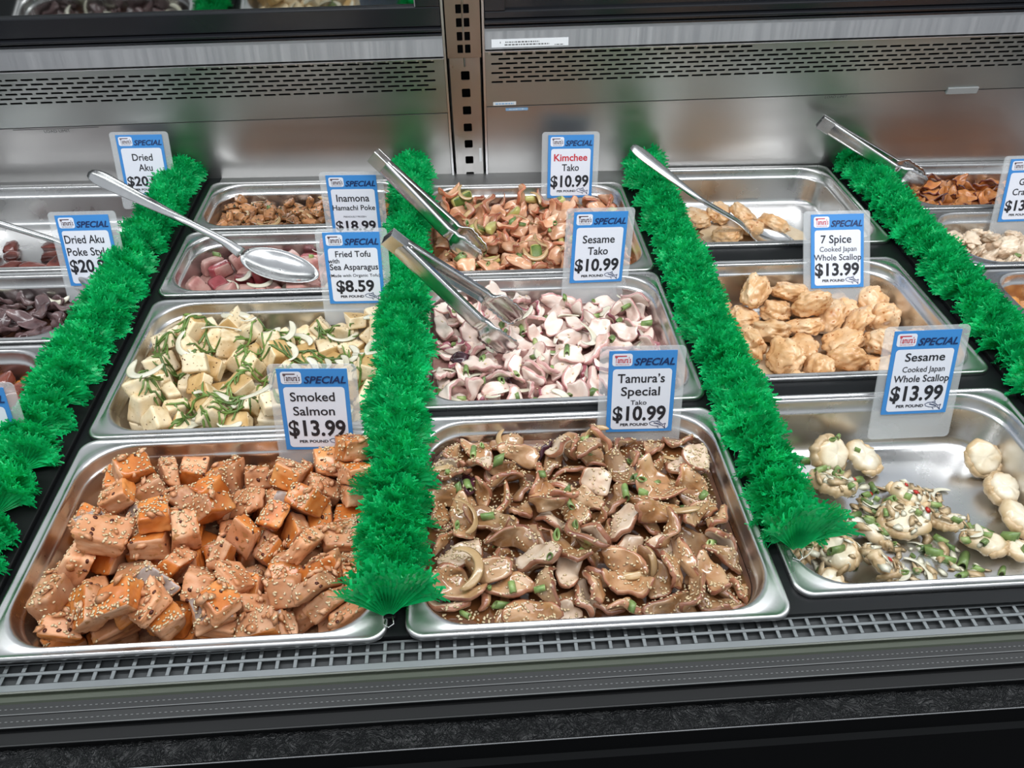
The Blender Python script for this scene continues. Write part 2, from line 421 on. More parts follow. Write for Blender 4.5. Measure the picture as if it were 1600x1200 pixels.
# dark backing behind slots and seams
mb = MB(); mb.box((-1.15, -0.09, -0.045), (1.2, 0.40, -0.03), T=WP)
tag(mb.build('wall_backing', M['void']), kind='structure')
SIDES = {'left': (-1.1, -0.0305, 0.0), 'right': (0.0305, 1.15, 0.0085)}
mb = MB()
for sd, (ua, ub, dv) in SIDES.items():
    mb.box((ua, -0.09, -0.004), (ub, 0.1103 + dv, 0.0), T=WP)
tag(bevel(mb.build('wall_back', M['brushed']), 0.0006), 'brushed steel back wall sheet of the display case', kind='structure')

for sd, (ua, ub, dv) in SIDES.items():
    # vent panel of slots
    mb = MB()
    rows = []
    for r in range(7):
        vc = 0.1543 + dv + r * 0.00737
        off = 0.0 if r % 2 == 0 else 0.01095
        slots = []
        if sd == 'left':
            x = ub - 0.0145 - off - 0.0175
            while x > ua + 0.02:
                slots.append((x, x + 0.0175)); x -= 0.0219
            slots.reverse()
            if r == 6: slots = [s for s in slots if s[0] > -0.40]
        else:
            x = ua + 0.0085 + off
            while x < ub - 0.03:
                slots.append((x, x + 0.0175)); x += 0.0219
            if r == 6: slots = [s for s in slots if s[0] < 0.42 or s[0] > 0.75]
        rows.append((vc, 0.0031, slots))
    perforated(mb, ua, ub, 0.1138 + dv, 0.205 + dv, 0.0035, rows)
    mb.add([WP(ua, 0.1138 + dv, 0.0035), WP(ub, 0.1138 + dv, 0.0035), WP(ub, 0.1138 + dv, -0.006), WP(ua, 0.1138 + dv, -0.006)], [(0, 1, 2, 3)])
    e = ub if sd == 'left' else ua
    mb.add([WP(e, 0.1138 + dv, 0.0035), WP(e, 0.205 + dv, 0.0035), WP(e, 0.205 + dv, -0.006), WP(e, 0.1138 + dv, -0.006)], [(0, 1, 2, 3)])
    o = empty('vent_panel')
    tag(o, 'slotted steel air vent panel on the back wall, %s of the slotted post' % sd, 'vent', 'steel vent panels on the back wall')
    mb.build('slotted_sheet', M['vent_steel'], o)
    m2 = MB()
    m2.box((ua, 0.2045 + dv, -0.004), (ub, 0.2062 + dv, 0.0085), T=WP)
    t0, t1 = (-0.40, ub - 0.004) if sd == 'left' else (ua + 0.004, 0.42)
    k = t0
    while k < t1:
        m2.box((k, 0.2012 + dv, 0.004), (k + 0.0035, 0.2046 + dv, 0.0068), T=WP); k += 0.0219
    bevel(m2.build('folded_edge', M['lip'], o), 0.0005)
    # bright steel lip above
    mb = MB()
    prof = [(0.2085, -0.012), (0.2085, 0.0075), (0.2095, 0.0090), (0.2370, -0.0015), (0.2385, -0.0035), (0.2385, -0.012)]
    mb.add([WP(ua, v + dv, n) for v, n in prof] + [WP(ub, v + dv, n) for v, n in prof], [(k, k + 6, (k + 1) % 6 + 6, (k + 1) % 6) for k in range(6)] + [(0, 1, 2, 3, 4, 5), (11, 10, 9, 8, 7, 6)])
    tag(mb.build('trim_1' if sd == 'left' else 'trim_2', M['lip']), kind='structure')
    # black track of the sliding rear door, door frame and dark mirror
    mb = MB()
    mb.box((ua, 0.2385 + dv, -0.010), (ub, 0.2425 + dv, 0.006), T=WP)
    mb.box((ua, 0.2455 + dv, -0.010), (ub, 0.2500 + dv, 0.008), T=WP)
    mb.box((ua, 0.2425 + dv, -0.014), (ub, 0.2455 + dv, -0.004), T=WP)
    m = bevel(mb.build('trim_3' if sd == 'left' else 'trim_4', M['door_frame']), 0.0012)
    tag(m, kind='structure')
    d = empty('door_1' if sd == 'left' else 'door_2', WP((ua + ub) / 2, 0.25 + dv))
    tag(d, kind='structure')
    Mi = Matrix.Translation(-Vector(d.location))
    mb = MB()
    g0 = 0.2795 if sd == 'left' else 0.262
    mb.box((ua, 0.2515 + dv, -0.012), (ub, g0 + dv, 0.003), T=WP)
    mb.box((ub - 0.035 if sd == 'left' else ua, g0 + dv, -0.012), (ub if sd == 'left' else ua + 0.03, 0.42, 0.003), T=WP)
    f = bevel(mb.build('door_frame', M['door_frame'], d), 0.0015); f.data.transform(Mi)
    mb = MB()
    if sd == 'left':
        mb.box((ua, g0, -0.009), (ub - 0.035, 0.42, -0.003), T=WP)
    else:
        mb.box((ua + 0.03, g0 + dv, -0.009), (ub, 0.42, -0.003), T=WP)
    f = mb.build('door_glass', M['door_glass'] if sd == 'left' else M['door_frame'], d); f.data.transform(Mi)
    if sd == 'left':
        mb = MB(); mb.box((-0.066, 0.281, 0.003), (-0.0645, 0.2905, 0.0042), T=WP)
        f = mb.build('door_latch', M['edge_line'], d); f.data.transform(Mi)

# post with square holes between the panels
post = empty('slotted_post', WP(0, -0.06))
tag(post, 'upright steel shelf post with a row of square holes, in the back wall', 'post')
Mi = Matrix.Translation(-Vector(post.location))
mb = MB()
rows = [(v, 0.0145, [(-0.0065, 0.0065)]) for v in (-0.0369, -0.0079, 0.0235, 0.0544, 0.085, 0.1155, 0.1455, 0.1742)]
perforated(mb, -0.0225, 0.0225, -0.09, 0.2045, 0.002, rows)
for s in (-1, 1):
    mb.add([WP(s * 0.0225, -0.09, 0.002), WP(s * 0.0225, 0.2045, 0.002), WP(s * 0.0255, 0.2045, -0.006), WP(s * 0.0255, -0.09, -0.006)], [(0, 1, 2, 3)])
f = mb.build('lower_channel', M['post'], post); f.data.transform(Mi)
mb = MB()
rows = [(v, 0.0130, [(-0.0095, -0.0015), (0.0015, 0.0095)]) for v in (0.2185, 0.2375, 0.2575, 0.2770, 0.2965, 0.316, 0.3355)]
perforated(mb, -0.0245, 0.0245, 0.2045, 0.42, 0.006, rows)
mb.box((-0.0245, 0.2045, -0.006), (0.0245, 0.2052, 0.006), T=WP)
f = mb.build('upper_channel', M['post_reflection'], post); f.data.transform(Mi)
mb = MB(); mb.tube([WP(0.0, 0.190, 0.0035), WP(0.0, 0.42, 0.0095)], 0.0015, 8)
f = mb.build('rod', M['post'], post, True); f.data.transform(Mi)
for s in (-1, 1):
    mb = MB(); mb.box((s * 0.0285 - 0.0016, -0.09, -0.004), (s * 0.0285 + 0.0016, 0.42, 0.0045), T=WP)
    f = mb.build('edge_strip', M['lip'], post); f.data.transform(Mi)
mb = MB(); mb.box((0.0165, 0.0205, 0.0022), (0.0205, 0.0455, 0.0032), T=WP)
tag(mb.build('tape_scrap', M['white']), 'scrap of white tape stuck beside the lowest holes of the slotted post', 'tape')

# stickers and stencilled notes on the steel
def sticker(name, u0, u1, v0, v1, n, base, lines, ink, label, cat='sticker', slope=0.0):
    T = lambda u, v, m: WP(u, v, m + slope * (v - v0))
    e = empty(name, WP((u0 + u1) / 2, v0, n)); tag(e, label, cat)
    Mi = Matrix.Translation(-Vector(e.location))
    mb = MB(); mb.box((u0, v0, n), (u1, v1, n + 0.0004), T=T)
    f = mb.build('paper', base, e); f.data.transform(Mi)
    mb = MB()
    for (a, b, c, h) in lines:
        x = u0 + a * (u1 - u0)
        while x < u0 + b * (u1 - u0):
            w = random.uniform(0.001, 0.0045)
            mb.box((x, v0 + c * (v1 - v0), n + 0.0004), (min(x + w, u0 + b * (u1 - u0)), v0 + (c + h) * (v1 - v0), n + 0.0006), T=T)
            x += w + 0.0012
    f = mb.build('fine_print', ink, e); f.data.transform(Mi)
random.seed(4)
sticker('notice_sticker', 0.040, 0.152, 0.2205, 0.2305, 0.0083, M['white'], [(.18, .62, .55, .16), (.17, .75, .22, .16), (.82, .94, .12, .1), (.11, .12, .5, .2)], M['grey_print'], 'long white notice sticker on the steel lip right of the post', 'sticker', -0.382)
sticker('blue_sticker', 0.041, 0.0765, 0.1235, 0.1290, 0.0036, M['white'], [(.10, .9, .3, .4)], M['blue_print'], 'small blue and white sticker at the foot of the right vent panel', 'sticker')
sticker('blue_sticker', 0.0605, 0.0955, 0.1115, 0.1160, 0.0005, M['blue_print'], [(.15, .85, .4, .3)], M['white'], 'small pale blue sticker on the back wall just under the vent panel seam', 'sticker')

def text_verts(body, shear=0.0, bold=0.0):
    c = bpy.data.curves.new('t', 'FONT')
    c.body = body; c.size = 1.0; c.shear = shear; c.offset = bold
    c.resolution_u = 3
    o = bpy.data.objects.new('t', c)
    COL.objects.link(o)
    bpy.context.view_layer.update()
    dg = bpy.context.evaluated_depsgraph_get()
    me = o.evaluated_get(dg).to_mesh()
    vs = [(v.co.x, v.co.y) for v in me.vertices]
    fs = [tuple(p.vertices) for p in me.polygons]
    o.evaluated_get(dg).to_mesh_clear()
    bpy.data.objects.remove(o); bpy.data.curves.remove(c)
    return vs, fs
_tc = {}
def text_fit(body, shear=0.0, bold=0.0):
    """letters scaled to a box 0..1 wide, with the height of a capital = 1"""
    k = (body, shear, bold)
    if k not in _tc:
        if 'H' not in _tc:
            v, _ = text_verts('H'); _tc['H'] = max(y for x, y in v)
        vs, fs = text_verts(body, shear, bold)
        x0 = min(x for x, y in vs); x1 = max(x for x, y in vs)
        _tc[k] = ([((x - x0) / (x1 - x0), y / _tc['H']) for x, y in vs], fs)
    return _tc[k]

for body, u0, u1, v0, h, lab in (('LOAD LIMIT', -0.651, -0.612, 0.1015, 0.0050, 'LOAD LIMIT line stencilled on the back wall, left of the post'),
                                 ('LOAD LIMIT', 0.570, 0.606, 0.1135, 0.0042, 'LOAD LIMIT line stencilled on the back wall, right of the post')):
    vs, fs = text_fit(body)
    e = empty('load_limit_marking', WP(u0, v0, 0)); tag(e, lab, 'marking', 'load limit lines on the back wall')
    Mi = Matrix.Translation(-Vector(e.location))
    mb = MB()
    mb.add([WP(u0 + x * (u1 - u0), v0 + y * h, 0.0006) for x, y in vs], fs)
    f = mb.build('lettering', M['grey_print'], e); f.data.transform(Mi)
    mb = MB(); mb.box((u0 - 0.045, v0 + h + 0.0012, 0.0003), (u1 + 0.045, v0 + h + 0.0018, 0.0006), T=WP)
    f = mb.build('limit_line', M['grey_print'], e); f.data.transform(Mi)
mb = MB(); mb.box((0.765, 0.1165, 0.0002), (0.815, 0.1265, 0.0062), T=WP)
tag(mb.build('tape_strip', M['tape']), 'strip of clear tape over the seam at the far right of the back wall', 'tape')

# ------------------------------------------------------------------ pans
PANS = {
    # key: (cx, y front, width, depth of pan front-to-back, pan height)
    'salmon': (-0.3385, 0.000, 0.324, 0.2495, 0.062),
    'tofu': (-0.3385, 0.2515, 0.324, 0.2565, 0.062),
    'hamachi': (-0.3400, 0.517, 0.324, 0.169, 0.062),
    'inamona': (-0.3420, 0.692, 0.324, 0.158, 0.062),
    'tamura': (0.000, 0.000, 0.325, 0.265, 0.062),
    'sestako': (0.000, 0.279, 0.325, 0.266, 0.062),
    'kimchee': (0.000, 0.5485, 0.325, 0.275, 0.062),
    'scallop': (0.3360, 0.0195, 0.328, 0.2595, 0.066),
    'spice': (0.3460, 0.306, 0.326, 0.261, 0.066),
    'backscallop': (0.3660, 0.609, 0.326, 0.264, 0.062),
    'craw': (0.7720, 0.706, 0.325, 0.169, 0.062),
    'crab': (0.7720, 0.534, 0.325, 0.167, 0.062),
    'roe': (0.7720, 0.352, 0.325, 0.174, 0.062),
    'aku': (-0.7450, 0.589, 0.325, 0.266, 0.062),
    'akupoke': (-0.7450, 0.425, 0.325, 0.160, 0.062),
    'akured': (-0.7450, 0.256, 0.325, 0.163, 0.062),
    'plain': (-0.7450, 0.000, 0.325, 0.250, 0.062),
}
PAN_LABEL = {
    'salmon': 'steel pan full of smoked salmon chunks at the front of the case',
    'tofu': 'steel pan of fried tofu cubes with sea asparagus, behind the smoked salmon',
    'hamachi': 'shallow steel pan of pink fish poke under the large serving spoon',
    'inamona': 'shallow steel pan of brown chopped poke against the back wall',
    'tamura': 'steel pan of brown octopus slices in dark marinade at the front',
    'sestako': 'steel pan of pale pink octopus slices under the open tongs',
    'kimchee': 'steel pan of orange kimchee octopus and cucumber before the slotted post',
    'scallop': 'half empty steel pan of whole scallops with green onion at the front',
    'spice': 'steel pan of scallops in creamy orange sauce, middle of its row',
    'backscallop': 'nearly empty steel pan with six sauced scallops and a spoon',
    'craw': 'shallow steel pan of orange shellfish pieces against the back wall',
    'crab': 'shallow steel pan of creamy pale seafood mix beside the last parsley divider',
    'roe': 'steel pan with orange sauce on its walls, mostly hidden by parsley',
    'aku': 'half empty steel pan with a few dark dried fish pieces by the back wall',
    'akupoke': 'narrow steel pan of dark purple fish slices and pale onion',
    'akured': 'narrow steel pan of red glazed fish cubes and carrot strips',
    'plain': 'steel pan at the front of the leftmost row, behind the parsley divider',
}
def rrect(w, d, r, z, n=8):
    r = max(0.001, min(r, w / 2 - 0.001, d / 2 - 0.001))
    out = []
    for cx, cy, a0 in ((w / 2 - r, d / 2 - r, 0), (-w / 2 + r, d / 2 - r, PI / 2), (-w / 2 + r, -d / 2 + r, PI), (w / 2 - r, -d / 2 + r, 1.5 * PI)):
        for k in range(n + 1):
            a = a0 + PI / 2 * k / n
            out.append((cx + r * math.cos(a), cy + r * math.sin(a), z))
    return out
def pan_profile(h):
    return [(0.0003, -0.0045, .015), (0.0, -0.0010, .015), (0.0008, 0.0003, .015), (0.0022, 0.0008, .014), (0.0036, 0.0002, .014), (0.0046, -0.0006, .016),
            (0.0072, -0.0006, .030), (0.0086, 0.0003, .040), (0.0098, 0.0002, .044), (0.0108, -0.0012, .045), (0.0114, -0.0040, .045), (0.0120, -0.0125, .045),
            (0.0136, -0.0145, .044), (0.0146, -0.0155, .044), (0.0150, -0.0180, .043), (0.0190, -h + 0.013, .040), (0.0204, -h + 0.007, .038), (0.0236, -h + 0.0025, .036), (0.0290, -h + 0.0003, .032), (0.0340, -h, .030)]
def make_pan(key):
    cx, y0, w, d, h = PANS[key]
    loops = [rrect(w - 2 * o, d - 2 * o, r, z) for o, z, r in pan_profile(h)]
    n = len(loops[0])
    vs = [p for l in loops for p in l]
    fs = []
    for i in range(len(loops) - 1):
        for k in range(n):
            fs.append((i * n + k, i * n + (k + 1) % n, (i + 1) * n + (k + 1) % n, (i + 1) * n + k))
    fs.append(tuple((len(loops) - 1) * n + k for k in range(n)))
    me = mesh_from('steel_pan', vs, fs)
    o = link('steel_pan', me, M['pan'])
    o.location = (cx, y0 + d / 2, 0)
    tag(o, PAN_LABEL[key], 'pan', 'steel food pans in the case')
    return o
PAN_OBJ = {k: make_pan(k) for k in PANS}
def pan_centre(key):
    cx, y0, w, d, h = PANS[key]
    return cx, y0 + d / 2
def pan_inner(key, z):
    """half width and half depth of the pan's inside at height z below the rim"""
    cx, y0, w, d, h = PANS[key]
    t = min(1.0, max(0.0, (-z - 0.018) / (h - 0.031)))
    o = 0.0150 + 0.004 * t
    return w / 2 - o, d / 2 - o

# deck that carries the pans (black, with an opening under every pan)
xs, ys, holes = {-1.15, 1.2}, {0.006, 0.885}, []
for k, (cx, y0, w, d, h) in PANS.items():
    a, b, c, e = cx - w / 2 + 0.0085, cx + w / 2 - 0.0085, y0 + 0.0085, y0 + d - 0.0085
    xs |= {a, b}; ys |= {max(c, 0.006), e}; holes.append((a, b, c, e))
xs, ys = sorted(xs), sorted(ys)
mb = MB()
idx = {}
def gv(i, j):
    if (i, j) not in idx:
        idx[(i, j)] = len(mb.v); mb.v.append((xs[i], ys[j], -0.0050))
    return idx[(i, j)]
for i in range(len(xs) - 1):
    for j in range(len(ys) - 1):
        mx, my = (xs[i] + xs[i + 1]) / 2, (ys[j] + ys[j + 1]) / 2
        if any(a < mx < b and c < my < e for a, b, c, e in holes): continue
        steelcell = any(a - .02 < mx < b + .02 and my > e for a, b, c, e in holes) and not any(a - .02 < mx < b + .02 and my < e for a, b, c, e in holes)
        mb.f.append((gv(i, j), gv(i + 1, j), gv(i + 1, j + 1), gv(i, j + 1))); mb.m.append(1 if steelcell else 0)
o = mb.build('floor', [M['deck'], M['brushed']])
sd = o.modifiers.new('thick', 'SOLIDIFY'); sd.thickness = 0.010; sd.offset = -1
tag(o, 'black deck of the case that the pans hang in', kind='structure')
mb = MB(); mb.box((-1.15, 0.006, -0.13), (1.2, 0.885, -0.12))
tag(mb.build('floor_well', M['void']), kind='structure')

# front: air grille, glass channel, gasket, bumper, front panel.  lines fall away slightly to the left
def FY(x, y): return y + 0.0045 * (x + 0.08)
def fbox(mb, x0, x1, y0, y1, z0, z1, mi=0):
    vs = [(x0, FY(x0, y0), z0), (x1, FY(x1, y0), z0), (x1, FY(x1, y1), z0), (x0, FY(x0, y1), z0), (x0, FY(x0, y0), z1), (x1, FY(x1, y0), z1), (x1, FY(x1, y1), z1), (x0, FY(x0, y1), z1)]
    mb.add(vs, [(0, 3, 2, 1), (4, 5, 6, 7), (0, 1, 5, 4), (1, 2, 6, 5), (2, 3, 7, 6), (3, 0, 4, 7)], mi)
X0, X1 = -1.1, 1.15
g = empty('air_grille', (0, -0.01, -0.012))
tag(g, 'grey steel air grille of square holes along the front edge of the case', 'grille')
mb = MB()
fbox(mb, X0, X1, -0.0200, -0.0142, -0.0105, -0.0090)
fbox(mb, X0, X1, -0.0068, -0.0040, -0.0105, -0.0090)
fbox(mb, X0, X1, 0.0030, 0.0050, -0.0105, -0.0090)
x = X0
while x < X1:
    fbox(mb, x, x + 0.0032, -0.0142, -0.0068, -0.0105, -0.0090)
    fbox(mb, x, x + 0.0032, -0.0040, 0.0030, -0.0105, -0.0090)
    x += 0.01415
b = bevel(mb.build('grille_plate', M['grille'], g), 0.0003, 1); b.location = (0, 0.01, 0.012)
mb = MB(); fbox(mb, X0, X1, -0.020, 0.005, -0.020, -0.0135)
b = mb.build('grille_tray', M['tray'], g); b.location = (0, 0.01, 0.012)
def strip(name, prof, mat, label=None, cat=None, kind='structure', smooth=False):
    """a long profile extruded along the case; prof = [(y, z), ...]"""
    mb = MB()
    n = len(prof)
    vs = [(X0, FY(X0, y), z) for y, z in prof] + [(X1, FY(X1, y), z) for y, z in prof]
    mb.add(vs, [(k, k + 1, n + k + 1, n + k) for k in range(n - 1)])
    o = mb.build(name, mat, None, smooth)
    tag(o, label, cat, None, kind)
    return o
strip('trim_5', [(-0.0200, -0.0090), (-0.0215, -0.0092), (-0.0215, -0.0125), (-0.0265, -0.0125), (-0.0280, -0.0145)], M['olive'])
strip('trim_6', [(-0.0275, -0.0140), (-0.0360, -0.0140), (-0.0362, -0.0132), (-0.0368, -0.0132), (-0.0370, -0.0140), (-0.0460, -0.0140), (-0.0463, -0.0150)], M['gasket'])
mb = MB()
fbox(mb, X0, X1, -0.0369, -0.0362, -0.0134, -0.0130)
fbox(mb, X0, X1, -0.0466, -0.0459, -0.0146, -0.0137)
for yy in (-0.0318, -0.0418):
    x = X0
    while x < X1:
        fbox(mb, x, x + 0.0018, yy - 0.0003, yy + 0.0003, -0.0140, -0.0138); x += 0.0042
tag(mb.build('trim_7', M['dash']), kind='structure')
strip('trim_8', [(-0.0463, -0.0146), (-0.0466, -0.0190), (-0.0580, -0.0190), (-0.0580, -0.0165), (-0.0592, -0.0163), (-0.0596, -0.0170), (-0.0597, -0.0225)], M['black'])
mb = MB(); fbox(mb, X0, X1, -0.0596, -0.0586, -0.0166, -0.0161)
tag(mb.build('trim_9', M['gasket']), kind='structure')
strip('trim_10', [(-0.0597, -0.0215), (-0.0640, -0.0195), (-0.0760, -0.0195), (-0.0785, -0.0205), (-0.0790, -0.0240)], M['leather'])
mb = MB(); fbox(mb, X0, X1, -0.0794, -0.0787, -0.0226, -0.0218)
tag(mb.build('trim_11', M['edge_line']), kind='structure')
strip('wall_front', [(-0.0770, -0.0225), (-0.0770, -0.0500), (-0.0810, -0.0540), (-0.0830, -0.60)], M['black'])
# front glass, standing in its channel and leaning back over the food
gb, gt = Vector((0, -0.0240, -0.0120)), Vector((0, -0.0900, 0.7000))
e = (gt - gb).normalized(); nn = Vector((0, -e.z, e.y)) * 0.003
mb = MB()
mb.add([(X0, gb.y, gb.z), (X1, gb.y, gb.z), (X1, gt.y, gt.z), (X0, gt.y, gt.z), (X0, gb.y + nn.y, gb.z + nn.z), (X1, gb.y + nn.y, gb.z + nn.z), (X1, gt.y + nn.y, gt.z + nn.z), (X0, gt.y + nn.y, gt.z + nn.z)],
       [(0, 1, 2, 3), (7, 6, 5, 4), (0, 4, 5, 1), (1, 5, 6, 2), (2, 6, 7, 3), (3, 7, 4, 0)])
tag(mb.build('window_1', M['pane']), 'clear front glass of the display case', kind='structure')

# ------------------------------------------------------------------ parsley dividers
def leaf_template(seed, half_deg=None):
    """a fan-shaped frilly plastic leaf in the xz plane, stalk at the origin, radius 1"""
    rnd = random.Random(seed)
    nl = rnd.randint(13, 16)
    half = math.radians(rnd.uniform(62, 84))
    if half_deg: half = math.radians(half_deg)
    vs, fs = [], []
    ph = rnd.uniform(0, 6)
    def P(a, r, off=0.0):
        y = 0.10 * r * r * math.sin(a * 7 + ph) + off - 0.22 * r * r
        return (r * math.sin(a), y, r * math.cos(a))
    na = nl * 2
    rr = (0.10, 0.35, 0.60, 0.80)
    for r in rr:
        for k in range(na + 1):
            a = -half + 2 * half * k / na
            vs.append(P(a, r, 0.022 * (1 if k % 2 else -1) * (r > 0.2)))
    for i in range(len(rr) - 1):
        for k in range(na):
            fs.append((i * (na + 1) + k, i * (na + 1) + k + 1, (i + 1) * (na + 1) + k + 1, (i + 1) * (na + 1) + k))
    dw = 2 * half / nl
    for l in range(nl):
        a = -half + dw * (l + 0.5)
        R = rnd.uniform(0.90, 1.06)
        tl = rnd.uniform(-0.10, 0.10)
        b = len(vs)
        w = dw * 0.5
        vs += [P(a - w, 0.78), P(a + w, 0.78), P(a - w * 0.6, 0.89, tl * 0.5), P(a + w * 0.6, 0.89, tl * 0.5), P(a, R, tl)]
        fs += [(b, b + 1, b + 3, b + 2), (b + 2, b + 3, b + 4)]
        for r0 in (0.62, 0.76, 0.85, 0.92):
            for s in (-1, 1):
                b = len(vs)
                L = rnd.uniform(0.10, 0.17)
                o = rnd.uniform(-0.08, 0.10)
                aa = a + s * (w * 0.35)
                at = a + s * (w * 0.9 + 0.03)
                vs += [P(aa - 0.022, r0), P(aa + 0.022, r0), P(at + 0.020, r0 + L, o), P(at - 0.020, r0 + L, o)]
                fs += [(b, b + 1, b + 2, b + 3)]
    return np.array(vs), fs
LEAVES = [leaf_template(s) for s in range(10)] + [leaf_template(21, 46), leaf_template(22, 58)]

def parsley_divider(label, pts, rail, seed):
    """pts: [(x, y)] centre line from front to back; rail: (dx0, dx1) black rail beside it"""
    rnd = random.Random(seed)
    (xa, ya), (xb, yb) = pts
    o = empty('parsley_divider', (xa, ya, 0))
    tag(o, label, 'divider', 'green plastic parsley dividers between the pan columns')
    n = int((yb - ya) / 0.0062)
    V, F = [], []
    base = 0
    def put(bx, by, bz, yaw, pitch, roll, R, t):
        nonlocal base
        vs, fs = LEAVES[t]
        m = (Matrix.Rotation(yaw, 3, 'Z') @ Matrix.Rotation(roll, 3, 'Y') @ Matrix.Rotation(pitch, 3, 'X'))
        w = vs * R @ np.array(m).T + np.array((bx, by, bz))
        V.append(w)
        F.extend([tuple(i + base for i in f) for f in fs])
        base += len(vs)
    for i in range(n):
        t = i / (n - 1)
        x = xa + (xb - xa) * t; y = ya + 0.006 + (yb - ya - 0.006) * t
        for k in range(2):
            roll = rnd.gauss(0, 0.42) + (0.5 if (i + k) % 2 else -0.5)
            put(x + rnd.gauss(0, 0.004), y + rnd.uniform(-.004, .004), 0.004 + rnd.uniform(0, .006), rnd.gauss(0, 0.40), rnd.gauss(-0.22, 0.36), roll, rnd.uniform(0.027, 0.036), rnd.randrange(10))
    put(xa, ya - 0.010, 0.0030, 0.10, -0.30, 0.0, 0.056, 10)
    put(xa, ya - 0.004, 0.0045, -0.1, -0.45, 0.15, 0.052, 11)
    V = np.concatenate(V)
    V -= np.array((xa, ya, 0))
    V[:, 2] = np.maximum(V[:, 2], 0.0022 + 0.0004 * np.random.RandomState(seed).rand(len(V)))
    me = mesh_from('foliage', V, F, False)
    link('foliage', me, M['parsley'], o)
    mb = MB()
    def T(x, y, z):
        t = (y - ya) / (yb - ya)
        return (x + (xb - xa) * t, y - ya, z)
    mb.box((-0.006, ya, 0.0015), (0.006, yb, 0.006), T=T)
    bevel(mb.build('base_strip', M['parsley'], o), 0.001)
    if rail:
        mb = MB(); mb.box((rail[0], ya - 0.008, -0.0050), (rail[1], yb - 0.01, 0.0012), T=T)
        bevel(mb.build('black_rail', M['black'], o), 0.0012)
    mb = MB(); mb.tube([(-.003, -0.010, 0.002), (-.004, -0.014, 0.0016), (0, -0.017, 0.0016), (.004, -0.014, 0.0016), (.003, -0.008, 0.004)], 0.0006, 6)
    mb.build('wire_clip', M['utensil'], o, True)
    return o
parsley_divider('green plastic parsley divider between the dried fish pans and the tofu pan', [(-0.5420, 0.010), (-0.5520, 0.868)], (-0.032, 0.036), 1)
parsley_divider('green plastic parsley divider between the smoked salmon and brown octopus pans', [(-0.1755, 0.027), (-0.1815, 0.868)], (-0.005, 0.005), 2)
parsley_divider('green plastic parsley divider between the octopus pans and the scallop pans', [(0.1850, 0.072), (0.2030, 0.868)], None, 3)
parsley_divider('green plastic parsley divider ending under the tongs at the right', [(0.5330, 0.060), (0.5690, 0.868)], (-0.026, 0.034), 4)

# ------------------------------------------------------------------ price signs
CW, CH = 0.072, 0.095
def card_mesh(lines, logo_red, price, prx=0.82):
    mb = MB()
    def P(u, v, n): return ((u - 0.5) * CW, -n, (1 - v) * CH)      # face looks along -y
    def rect(u0, u1, v0, v1, n, mi, r=0.0):
        pts = []
        ru, rv = r, r * CW / CH
        if r == 0:
            pts = [(u0, v1), (u1, v1), (u1, v0), (u0, v0)]
        else:
            for cu, cv, a0 in ((u1 - ru, v0 + rv, 0), (u0 + ru, v0 + rv, 90), (u0 + ru, v1 - rv, 180), (u1 - ru, v1 - rv, 270)):
                for k in range(5):
                    a = math.radians(a0 + 22.5 * k)
                    pts.append((cu + ru * math.cos(a), cv - rv * math.sin(a)))
        mb.add([P(u, v, n) for u, v in pts], [tuple(range(len(pts)))], mi)
    def text(body, cu, v0, v1, w, mi, shear=0.0, bold=0.0, n=0.0009):
        vs, fs = text_fit(body, shear, bold)
        mb.add([P(cu - w / 2 + x * w, v1 + (v0 - v1) * y, n) for x, y in vs], fs, mi)
    mb.box((-CW / 2, -0.0004, 0), (CW / 2, 0.0004, CH), 1)
    rect(0.065, 0.94, 0.215, 0.965, 0.0006, 0, 0.05)
    rect(0.05, 0.345, 0.03, 0.178, 0.0006, 0, 0.04)
    li = 4 if logo_red else 5
    text('Tamura\u2019s', 0.205, 0.068, 0.138, 0.235, li, 0, 0.012)
    rect(0.085, 0.26, 0.052, 0.064, 0.0009, li)
    text('FINE WINE & LIQUORS', 0.2, 0.151, 0.164, 0.20, li)
    text('SPECIAL', 0.672, 0.088, 0.168, 0.60, 3, 0.28, 0.022)
    for body, cu, v0, v1, w, mi, bold in lines:
        text(body, cu, v0, v1, w, mi, 0.0, bold)
    text(price[0], 0.49, price[1], price[2], prx, 2, 0.0, 0.028)
    text('PER POUND', 0.42, price[3], price[3] + 0.032, 0.42, 2, 0.0, 0.03)
    # little fish
    fu, fv = 0.77, price[3] + 0.012
    def fish(pts, w=0.006):
        for (a, b), (c, d) in zip(pts[:-1], pts[1:]):
            dx, dy = c - a, (d - b) * CH / CW
            l = math.hypot(dx, dy) or 1
            px, py = -dy / l * w, dx / l * w * CW / CH
            mb.add([P(fu + a - px, fv + b - py, 0.0009), P(fu + c - px, fv + d - py, 0.0009), P(fu + c + px, fv + d + py, 0.0009), P(fu + a + px, fv + b + py, 0.0009)], [(0, 1, 2, 3)], 3)
    fish([(-.12, -.012), (-.08, -.03), (-.01, -.033), (.05, -.012), (.085, .01), (.13, -.005), (.115, .03), (.125, .06), (.08, .025)], 0.005)
    fish([(-.12, -.012), (-.10, .012), (-.04, .026), (.03, .028), (.085, .02)], 0.004)
    fish([(-.01, -.033), (.03, -.05), (.035, -.02)], 0.004)
    fish([(-.05, -.012), (.01, .0), (.06, .012)], 0.008)
    fish([(.0, .026), (.02, .052), (.03, .05)], 0.004)
    me = mb.mesh('card')
    return me
EYE = Vector((-0.1061, -0.3506, 0.5602))
